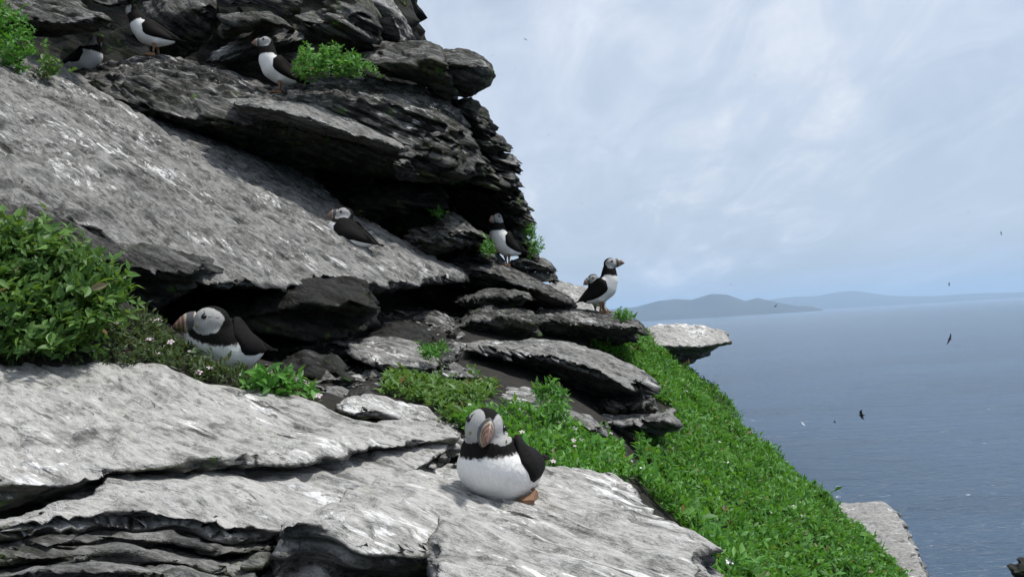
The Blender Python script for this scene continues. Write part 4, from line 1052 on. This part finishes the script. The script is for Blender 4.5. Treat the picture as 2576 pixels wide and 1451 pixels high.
puffin('puffin standing on the overhang beside the leafy tuft', stand(704, 236, 3.1), 206, lean=3, head=(.040, 0, .188), hyaw=-22, hpitch=3, seed=17)
puffin('puffin standing in front of the dark niche in the middle of the cliff', stand(1277, 668, 3.5), 214, lean=6, head=(.040, 0, .190), hyaw=22, hpitch=-12, seed=19)
puffin('puffin standing at the end of the ledge with its bill towards the sea', stand(1516, 780, 3.3), -8, lean=0, hyaw=4, hpitch=2, seed=23)
puffin('puffin half hidden behind the one facing the sea', at(1508, 792, 3.8), 255, lean=14, head=(.045, -.012, .160), hyaw=-52, hpitch=-22, legs=(1, 1), seed=29)
print('puffins', round(time.time() - T0, 1))

# ------------------------------------------------------------------ plants
def leaf_material(name, dark, mid, light, trans=0.35, rough=0.5):
    m = bpy.data.materials.new(name); m.use_nodes = True
    t = NT(m.node_tree); t.n.clear()
    a = t.new('ShaderNodeAttribute'); a.attribute_name = 'Col'
    oi = t.new('ShaderNodeObjectInfo')
    sp = t.new('ShaderNodeSeparateColor'); t.l.new(a.outputs['Color'], sp.inputs[0])
    # joined leaves carry their tint; single leaves take it from the object
    v = t.math('FRACT', t.math('ADD', sp.outputs[0], oi.outputs['Random']))
    tc = t.new('ShaderNodeTexCoord'); big = t.noise(tc.outputs['Object'], 5.0, 3, 0.6)
    c = t.mix(t.smooth(v, 0.0, 0.55), c4(*dark), c4(*mid)); c = t.mix(t.smooth(v, 0.6, 1.0), c, c4(*light))
    c = t.mix(t.smooth(big, 0.48, 0.66, 0.0, 0.5), c, t.vmath('MULTIPLY', c, (0.62, 0.66, 0.8)))
    c = t.mix(t.math('MULTIPLY', sp.outputs[1], 0.35), c, c4(light[0] * 1.3, light[1] * 1.15, light[2] * 1.6))
    c = t.mix(t.smooth(v, 0.988, 0.992), c, c4(0.24, 0.20, 0.13))
    bs = t.new('ShaderNodeBsdfPrincipled'); t.put(bs.inputs['Base Color'], c); bs.inputs['Roughness'].default_value = rough; bs.inputs['Specular IOR Level'].default_value = 0.35
    tr = t.new('ShaderNodeBsdfTranslucent'); t.put(tr.inputs[0], t.vmath('MULTIPLY', c, (1.5, 1.3, 0.7)))
    mx = t.new('ShaderNodeMixShader'); mx.inputs[0].default_value = trans
    t.l.new(bs.outputs[0], mx.inputs[1]); t.l.new(tr.outputs[0], mx.inputs[2])
    t.l.new(mx.outputs[0], t.new('ShaderNodeOutputMaterial').inputs[0])
    return m
M['leaf'] = leaf_material('broad_leaf', (0.040, 0.105, 0.020), (0.080, 0.185, 0.032), (0.140, 0.270, 0.060))
M['turf'] = leaf_material('turf_leaf', (0.034, 0.125, 0.016), (0.070, 0.235, 0.024), (0.125, 0.320, 0.050))
M['mat'] = leaf_material('cushion_leaf', (0.040, 0.060, 0.024), (0.055, 0.105, 0.028), (0.095, 0.150, 0.060))
M['blade'] = leaf_material('grass_blade', (0.050, 0.130, 0.020), (0.090, 0.225, 0.030), (0.170, 0.270, 0.080))
M['petal'] = simple_mat('petal', (0.70, 0.66, 0.68), 0.7)
M['petal2'] = simple_mat('petal_pink', (0.56, 0.46, 0.50), 0.7)

# templates: x along the leaf, y across, z up
LEAF4 = (np.array([(0, 0, 0), (.48, .5, .06), (.50, 0, -.02), (.48, -.5, .06), (1, 0, -.10)], float), np.array([(0, 2, 1), (0, 3, 2), (1, 2, 4), (2, 3, 4)]), np.array([.0, 1, 0, 1, .6]))
_lx = [(0, .10), (.22, .62), (.5, 1.0), (.76, .74), (1, .03)]
_lv = []
for i, (xx, ww) in enumerate(_lx):
    for k in (-1, -.5, 0, .5, 1): _lv.append((xx, .5 * ww * k, .10 * abs(k) * ww - .22 * xx * xx + .05 * xx))
LEAFH = (np.array(_lv), np.array(grid_faces(5, 5)), np.tile([1, 0.15, 0.3, 0.15, 1], 5))

def frames(normals, rng, el0, el1, n):
    """n leaves round each normal: returns leaf axes (N*n,3,3)"""
    N = len(normals); nn = np.repeat(normals / np.linalg.norm(normals, axis=1)[:, None], n, 0)
    ref = np.where(np.abs(nn[:, 2:3]) > .9, np.array([[1., 0, 0]]), np.array([[0, 0, 1.]]))
    t1 = np.cross(nn, ref); t1 /= np.linalg.norm(t1, axis=1)[:, None]; t2 = np.cross(nn, t1)
    ph = np.repeat(rng.uniform(0, 6.28, N), n) + np.tile(np.arange(n) * 2.4, N) + rng.normal(0, .25, N * n)
    el = rng.uniform(el0, el1, N * n)
    rad = t1 * np.cos(ph)[:, None] + t2 * np.sin(ph)[:, None]
    X = rad * np.cos(el)[:, None] + nn * np.sin(el)[:, None]
    Z = nn * np.cos(el)[:, None] - rad * np.sin(el)[:, None]
    Y = np.cross(Z, X)
    roll = rng.normal(0, .35, N * n); cr, sr = np.cos(roll)[:, None], np.sin(roll)[:, None]
    Y, Z = Y * cr + Z * sr, Z * cr - Y * sr
    return np.stack([X, Y, Z], 2), nn

def leaf_cloud(pos, normals, rng, length, aspect, n=6, el=(.15, 1.1), stem=.6):
    A, nn = frames(normals, rng, el[0], el[1], n)
    p = np.repeat(pos, n, 0)
    L = rng.uniform(length[0], length[1], len(p)) * np.exp(rng.normal(0, .22, len(p)))
    lvl = rng.uniform(0, 1, len(p)); p = p + nn * (lvl * stem * L)[:, None]
    W = L * rng.uniform(aspect[0], aspect[1], len(p))
    return p, A, L, W

def leaf_mesh(name, cloud, tpl, mat, rng, parent=None):
    p, A, L, W = cloud
    tv, tf, te = tpl
    S = np.stack([L, W, L], 1)
    V = np.einsum('nij,nkj->nki', A, tv[None] * S[:, None, :]) + p[:, None, :]
    n, k = V.shape[:2]
    V = V.reshape(-1, 3).astype(np.float32)
    F = (tf[None] + (np.arange(n) * k)[:, None, None]).reshape(-1)
    m = tf.shape[1]
    me = bpy.data.meshes.new(name)
    me.vertices.add(len(V)); me.vertices.foreach_set('co', V.ravel())
    me.loops.add(len(F)); me.loops.foreach_set('vertex_index', F.astype(np.int32))
    nf = len(F) // m; me.polygons.add(nf); me.polygons.foreach_set('loop_start', np.arange(nf, dtype=np.int32) * m)
    me.update(calc_edges=True); me.validate()
    tint = np.repeat(rng.uniform(0, 1, n), k); edge = np.tile(te, n)
    set_attr(me, 'Col', np.stack([tint, edge, tint * 0], 1)); me.materials.append(mat); me.shade_smooth()
    o = bpy.data.objects.new(name, me); COL.objects.link(o)
    if parent is not None: o.parent = parent
    return o

_hi = {}
def single_leaves(cloud, count, mat, root, rng, tpl=LEAFH):
    """the leaves nearest the viewer as objects of their own; returns the others"""
    p, A, L, W = cloud
    order = np.argsort(np.linalg.norm(p, axis=1) - L * 1.2)
    near = order[:count]; rest = order[count:]
    if mat.name not in _hi:
        me = bpy.data.meshes.new('leaf'); me.from_pydata(tpl[0].tolist(), [], tpl[1].tolist()); me.update(); me.shade_smooth()
        set_attr(me, 'Col', np.stack([tpl[2] * 0, tpl[2], tpl[2] * 0], 1)); me.materials.append(mat); _hi[mat.name] = me
    base = np.array(root.location)
    for i in near:
        o = bpy.data.objects.new('leaf', _hi[mat.name]); COL.objects.link(o); o.parent = root
        mw = np.eye(4); mw[:3, :3] = A[i] * np.array([L[i], W[i], L[i]]); mw[:3, 3] = p[i] - base
        o.matrix_local = Matrix(mw.tolist())
    return (p[rest], A[rest], L[rest], W[rest])

def inside(u, v, poly):
    poly = np.array(poly, float); c = np.zeros(len(u), bool); j = len(poly) - 1
    for i in range(len(poly)):
        a, b = poly[i], poly[j]
        k = ((a[1] > v) != (b[1] > v)) & (u < (b[0] - a[0]) * (v - a[1]) / (b[1] - a[1] + 1e-12) + a[0])
        c ^= k; j = i
    return c

def project(P):
    c = P @ W2C
    return CU - FPX * c[:, 0] / c[:, 2], CV + FPX * c[:, 1] / c[:, 2]

def ground_points(poly, dens, rng, box, lumps=1.0, gaps=9.0):
    n = int(dens * (box[1] - box[0]) * (box[3] - box[2]))
    x = rng.uniform(box[0], box[1], n); y = rng.uniform(box[2], box[3], n); z = ground_z(x, y)
    P = np.stack([x, y, z], 1); u, v = project(P)
    wob = 14 * perlin(np.c_[u / 40, v / 40, u * 0], 77)
    k = inside(u + wob, v + wob, poly) & (P[:, 1] > .3)
    k &= perlin(P * 9.0, 78) + .5 * perlin(P * 23.0, 79) < gaps
    P = P[k]; e = .02
    gxn = (ground_z(P[:, 0] + e, P[:, 1]) - ground_z(P[:, 0] - e, P[:, 1])) / (2 * e); gyn = (ground_z(P[:, 0], P[:, 1] + e) - ground_z(P[:, 0], P[:, 1] - e)) / (2 * e)
    N = np.stack([-gxn, -gyn, np.ones(len(P))], 1); N /= np.linalg.norm(N, axis=1)[:, None]
    N = N * .55 + np.array([0, 0, .45]) + rng.normal(0, .22, N.shape)
    lump = np.maximum(0, fbm(P * 7, 2, 91)) * .030 + np.maximum(0, perlin(P * 24, 92) - .25) * .05
    P = P + np.array([0, 0, 1.]) * (lump * lumps + rng.uniform(-.004, .012, len(P)))[:, None]
    return P, N

rng = np.random.default_rng(21)
SLOPE = [(1440, 850), (1610, 846), (1650, 862), (1700, 905), (1800, 940), (1900, 980), (1930, 1090), (2000, 1150), (2150, 1280), (2400, 1490), (2400, 1750), (1650, 1750), (1700, 1451), (1740, 1370), (1690, 1310), (1600, 1225), (1605, 1170), (1600, 1130), (1640, 1090), (1690, 1070), (1690, 1030), (1640, 1015), (1635, 960), (1560, 905)]
P, N = ground_points(SLOPE, 13500, rng, (.1, 2.2, 1.0, 5.2), 1.25, .42)
turf = leaf_mesh('ground_cover', leaf_cloud(P, N, rng, (.010, .021), (.28, .46), 5, (.2, 1.2), 1.1), LEAF4, M['turf'], rng)
tag(turf, 'dense bright green leafy turf on the slope falling to the sea', 'ground cover', None, 'stuff')
print('slope leaves', len(P) * 5)
kb = rng.choice(len(P), 3800, False)
blades = leaf_mesh('grass_blades', leaf_cloud(P[kb] , N[kb] * .5 + np.array([0, 0, .5]), rng, (.018, .036), (.07, .12), 3, (.7, 1.4), .3), LEAF4, M['blade'], rng, turf); blades['kind'] = 'stuff'
P2, N2 = ground_points([(1150, 1075), (1190, 1050), (1280, 1040), (1400, 1072), (1500, 1090), (1560, 1130), (1592, 1210), (1540, 1230), (1360, 1215), (1230, 1190)], 10000, rng, (-.2, .6, 1.0, 2.4), .35)
turf2 = leaf_mesh('ground_cover', leaf_cloud(P2, N2, rng, (.009, .017), (.25, .45), 6, (.2, 1.2), .9), LEAF4, M['turf'], rng)
tag(turf2, 'green cushion of small leaves right behind the front puffin', 'ground cover', None, 'stuff')
MAT = [(-140, 885), (60, 880), (230, 862), (330, 795), (375, 800), (430, 862), (520, 925), (620, 957), (700, 968), (790, 990), (800, 1010), (650, 1000), (520, 975), (400, 930), (250, 930), (-140, 930)]
P3, N3 = ground_points(MAT, 26000, rng, (-1.3, -.2, 1.0, 2.3), .35)
mat_ = leaf_mesh('ground_cover', leaf_cloud(P3, N3, rng, (.006, .012), (.22, .4), 7, (.1, 1.3), 1.0), LEAF4, M['mat'], rng)
tag(mat_, 'low dull green flowering cushion plants along the top of the pale front slab', 'ground cover', None, 'stuff')

def flowers(root, P, N, size, mat, rng, lift):
    me = bpy.data.meshes.get('flower_' + mat.name)
    if me is None:
        v, f = [], []
        for k in range(5):
            a = k * 2 * math.pi / 5; b0 = len(v)
            for (r, w_, z) in ((.05, 0, 0), (.6, .34, .12), (1.0, .2, .05), (1.0, -.2, .05), (.6, -.34, .12)):
                v.append((r * math.cos(a) - w_ * math.sin(a), r * math.sin(a) + w_ * math.cos(a), z))
            f.append(tuple(range(b0, b0 + 5)))
        me = bpy.data.meshes.new('flower_' + mat.name); me.from_pydata(v, [], f); me.update(); me.materials.append(mat)
    for p, n in zip(P, N):
        o = bpy.data.objects.new('flower', me); COL.objects.link(o); o.parent = root
        q = Vector(n / np.linalg.norm(n)).to_track_quat('Z', 'Y')
        sc = size * rng.uniform(.7, 1.25)
        o.matrix_local = Matrix.Translation(Vector(p + n / np.linalg.norm(n) * lift)) @ q.to_matrix().to_4x4() @ Matrix.Scale(sc, 4)
k = rng.choice(len(P), 110, False); flowers(turf, P[k], N[k] + np.array([-.1, -.5, .2]), .0075, M['petal'], rng, .022)
k = rng.choice(len(P2), 14, False); flowers(turf2, P2[k], N2[k] + np.array([0, -.5, .2]), .005, M['petal2'], rng, .020)
k = rng.choice(len(P3), 46, False); flowers(mat_, P3[k], N3[k] + np.array([0, -.6, .3]), .0062, M['petal2'], rng, .014)

def broad_plant(name, label, P, N, mat, rng, length, aspect, n, singles, el=(.05, 1.0), stem=1.0, cat='plant'):
    base = P.mean(0); base[2] = P[:, 2].min()
    root = empty(name, base); tag(root, label, cat, None, 'thing')
    cl = leaf_cloud(P, N, rng, length, aspect, n, el, stem)
    cl = single_leaves(cl, singles, mat, root, rng)
    o = leaf_mesh('foliage', (cl[0] - base, cl[1], cl[2], cl[3]), LEAF4, mat, rng, root); o['kind'] = 'stuff'
    return root

def pixel_mound(poly, n, dfun, rng, jit=.03, up=(0, -.55, .75)):
    poly = np.array(poly, float); lo, hi_ = poly.min(0), poly.max(0)
    u = rng.uniform(lo[0], hi_[0], n * 4); v = rng.uniform(lo[1], hi_[1], n * 4); k = inside(u, v, poly)
    u, v = u[k][:n], v[k][:n]
    P = np.array([at(a, b, dfun(a, b)) for a, b in zip(u, v)]) + rng.normal(0, jit, (len(u), 3)) * np.array([.3, 1, .3])
    N = np.array(up) + rng.normal(0, .35, P.shape)
    return P, N
P, N = pixel_mound([(-100, 562), (20, 566), (95, 575), (130, 600), (190, 640), (255, 668), (285, 700), (315, 745), (300, 800), (240, 850), (170, 885), (0, 890), (-100, 890)], 1400,
                   lambda u, v: 1.44 + (890 - v) / 360 * .13 + max(u, 0) / 330 * .05, rng, .022)
broad_plant('leafy_plant', 'large broad leaved green plant spilling down the left edge', P, N, M['leaf'], rng, (.010, .0195), (.34, .52), 7, 300)
P, N = pixel_mound([(-80, 10), (20, 22), (60, 45), (75, 80), (92, 110), (85, 150), (50, 172), (-80, 175)], 420, lambda u, v: 2.75 + (175 - v) / 150 * .1, rng, .035)
broad_plant('leafy_plant', 'bright green leafy bush in the top left corner', P, N, M['turf'], rng, (.011, .020), (.38, .5), 7, 220)
P, N = pixel_mound([(742, 170), (752, 145), (770, 122), (785, 140), (830, 132), (880, 148), (930, 168), (950, 186), (900, 190), (800, 192), (750, 200)], 420, lambda u, v: 3.16 + (192 - v) / 80 * .1, rng, .03)
broad_plant('leafy_plant', 'bright leafy tuft growing on the overhang behind the standing puffin', P, N, M['turf'], rng, (.010, .019), (.36, .5), 7, 220)
P, N = pixel_mound([(112, 170), (135, 162), (165, 172), (170, 190), (140, 200), (115, 192)], 26, lambda u, v: 2.86, rng, .02)
broad_plant('small_plant', 'small leafy sprig below the puffin in the top left hollow', P, N, M['leaf'], rng, (.014, .024), (.4, .5), 7, 40)
P, N = ground_points([(945, 985), (1000, 940), (1100, 938), (1195, 950), (1245, 975), (1240, 1005), (1200, 1012), (1212, 1048), (1262, 1062), (1190, 1110), (1160, 1085), (1105, 1050), (1060, 1015), (955, 1000)], 9000, rng, (-.5, .1, 1.2, 2.6), .3)
broad_plant('leafy_plant', 'dark green broad leaved patch between the split slab and the front puffin', P, N, M['leaf'], rng, (.010, .019), (.3, .44), 6, 300, (.15, .95), .6)
P, N = pixel_mound([(640, 955), (700, 952), (770, 980), (790, 1003), (700, 995), (630, 975)], 60, lambda u, v: 1.62 + (u - 640) / 150 * .06, rng, .012)
broad_plant('small_plant', 'fresh green leaves at the right end of the cushion plants on the front slab', P, N, M['turf'], rng, (.012, .022), (.3, .45), 6, 90)
def tuft(label, u, v, d, ru, rv, n, mat='turf', L=(.012, .022), name='small_plant', singles=30):
    P, N = pixel_mound([(u + ru * math.cos(a), v + rv * math.sin(a)) for a in np.linspace(0, 6.28, 14)[:-1]], n, lambda a, b: d, rng, .02)
    broad_plant(name, label, P, N, M[mat], rng, L, (.25, .42), 7, singles)
tuft('green plant growing at the corner of the dark hollow behind the flat stone', 1385, 1003, 2.12, 34, 24, 60, L=(.010, .018))
tuft('sprawling green plant just below the one at the corner of the hollow', 1392, 1042, 2.04, 38, 16, 60, L=(.008, .015))
tuft('little green cushion on the tilted slab by the burrow', 1090, 886, 2.28, 36, 14, 70, 'turf', (.006, .012))
tuft('feathery green tuft beside the breast of the middle standing puffin', 1228, 632, 3.22, 11, 20, 30, L=(.010, .02))
tuft('feathery sprig on top of the lichen spotted lumpy rock', 1098, 541, 3.3, 18, 7, 16, L=(.012, .02))
tuft('round green bush clinging to the cliff against the sky', 1343, 625, 3.6, 17, 26, 60, L=(.010, .02))
tuft('upper straggling bush clinging to the cliff against the sky', 1332, 582, 3.6, 12, 20, 40, L=(.010, .018))
tuft('cap of green turf at the tip of the ledge by the sea facing puffin', 1575, 798, 3.3, 28, 9, 46, L=(.010, .018))
tuft('thin green moss growing along the roof slab of the niche', 1135, 462, 3.42, 30, 6, 26, L=(.007, .013))
# loose chips of slate on the burrow floor
HOL = [(640, 945), (720, 880), (860, 840), (940, 790), (1150, 770), (1170, 900), (1100, 950), (960, 985), (800, 1000), (700, 985)]
x = rng.uniform(-.7, .1, 9000); y = rng.uniform(1.4, 3.2, 9000); z = ground_z(x, y); PP = np.stack([x, y, z], 1); u, v = project(PP)
PP = PP[inside(u, v, HOL)][:900]
iv1 = np.array([(1, 0, 0), (-1, 0, 0), (0, 1, 0), (0, -1, 0), (0, 0, 1), (0, 0, -1)], float); if1 = np.array([(0, 2, 4), (2, 1, 4), (1, 3, 4), (3, 0, 4), (2, 0, 5), (1, 2, 5), (3, 1, 5), (0, 3, 5)])
gv, gf = [], []
for i, p in enumerate(PP):
    sz = .006 * math.exp(rng.normal(0, .55)); Rm = rotm(rng.uniform(0, 360), rng.uniform(-25, 25), rng.uniform(-25, 25))
    gv.append((iv1 * sz * np.array([1.5, 1.0, .45]) * rng.uniform(.7, 1.3, (6, 1))) @ Rm.T + p + np.array([0, 0, sz * .2])); gf.append(if1 + 6 * i)
gravel = mesh_obj('gravel', np.concatenate(gv), np.concatenate(gf), M['slab'], smooth=False); tag(gravel, 'loose slate chips strewn over the dark soil of the hollow', 'gravel', None, 'stuff')
print('plants', round(time.time() - T0, 1))

# ------------------------------------------------------------------ birds on the wing
def bird(label, u, v, dist, span, yaw, bank, pale=False, flap=.25):
    v0 = []; nb, nk = 9, 8
    for i in range(nb):
        f = i / (nb - 1); r = .058 * span * math.sin(math.pi * min(1, f * .9 + .06)) ** .8
        for k in range(nk):
            a = 2 * math.pi * k / nk; v0.append((span * (.22 - .46 * f), r * math.cos(a), r * .85 * math.sin(a)))
    F = grid_faces(nb, nk, True) + [tuple(range(nk))[::-1], tuple((nb - 1) * nk + k for k in range(nk))]
    V = list(v0)
    for sgn in (1, -1):
        b0 = len(V)
        for (yy, xf, xb, zz) in ((.03, .10, -.08, .02), (.20, .14, -.04, .02 + flap * .12), (.36, .07, -.05, .02 + flap * .16), (.5, -.07, -.10, .02 + flap * .12)):
            for xx, dz_ in ((xf, .006), (xb, .003), (xb, -.003), (xf, -.006)): V.append((xx * span, sgn * yy * span, (zz + dz_) * span))
        F += [tuple(b0 + k for k in f) for f in grid_faces(4, 4, True)] + [(b0 + 12, b0 + 13, b0 + 14, b0 + 15)]
    o = mesh_obj('flying_bird', np.array(V), F, M['white_bird'] if pale else M['dark_bird'])
    r = W2C @ camray(u, v)
    o.matrix_world = Matrix.Translation(Vector(r * dist)) @ Matrix.Rotation(math.radians(yaw), 4, 'Z') @ Matrix.Rotation(math.radians(bank), 4, 'X')
    tag(o, label, 'bird', 'seabirds in flight', 'thing')
M['dark_bird'] = simple_mat('dark_bird', (0.018, 0.016, 0.015), 0.8); M['white_bird'] = simple_mat('white_bird', (0.75, 0.75, 0.75), 0.8)
for b in [
    ('dark long winged seabird banking low over the water, largest of the flying birds', 2168, 1044, 58, 1.0, 150, 50),
    ('grey seabird with arched wings gliding over the water at far right', 2389, 853, 64, .95, 20, -62),
    ('small dark bird just left of the large banking seabird', 2100, 1061, 75, .55, 160, 35),
    ('white bird low over the water left of the small dark one', 2020, 1066, 80, .55, 30, 40, True),
    ('slim white bird low over the water at lower right', 2381, 1086, 90, .65, 10, -55, True),
    ('dark bird in front of the nearer island', 1951, 770, 90, .6, 200, 30),
    ('dark bird with one wing raised above the far hills', 2388, 715, 110, .6, 170, 75),
    ('dark bird high at the right, upper of two', 2435, 533, 110, .62, 60, 55),
    ('dark bird at the right edge of the sky, lower of two', 2518, 587, 110, .62, 5, 85),
    ('dark bird in the sky right of the cliff top, the highest', 1322, 100, 110, .6, 120, 25),
    ('tiny speck of a bird nearest the rounded overhanging boulder', 1239, 141, 160, .5, 10, 20),
    ('tiny thin bird below the highest one beside the cliff', 1295, 174, 150, .55, 70, 60),
    ('tiny bird in the sky level with the overhang', 1364, 281, 170, .5, 40, 25),
    ('tiny bird in the sky below the one level with the overhang', 1380, 340, 150, .5, 60, 45),
    ('tiny bird in the open sky right of the stacked stones', 1413, 427, 170, .5, 0, 15),
    ('small bird in front of the bright low cloud', 1465, 512, 130, .55, 90, 5),
    ('lone bird high in the middle of the open sky', 1900, 191, 140, .55, 40, 40),
    ('small bird in the sky above the nearer island', 1838, 716, 160, .55, 20, 20),
    ('small dark bird on the right close to the grey gliding one', 2410, 871, 110, .5, 40, 45),
    ('tiny dark bird low over the water in the middle distance', 1801, 944, 120, .5, 10, 10)]:
    bird(*b)
print('done', round(time.time() - T0, 1))
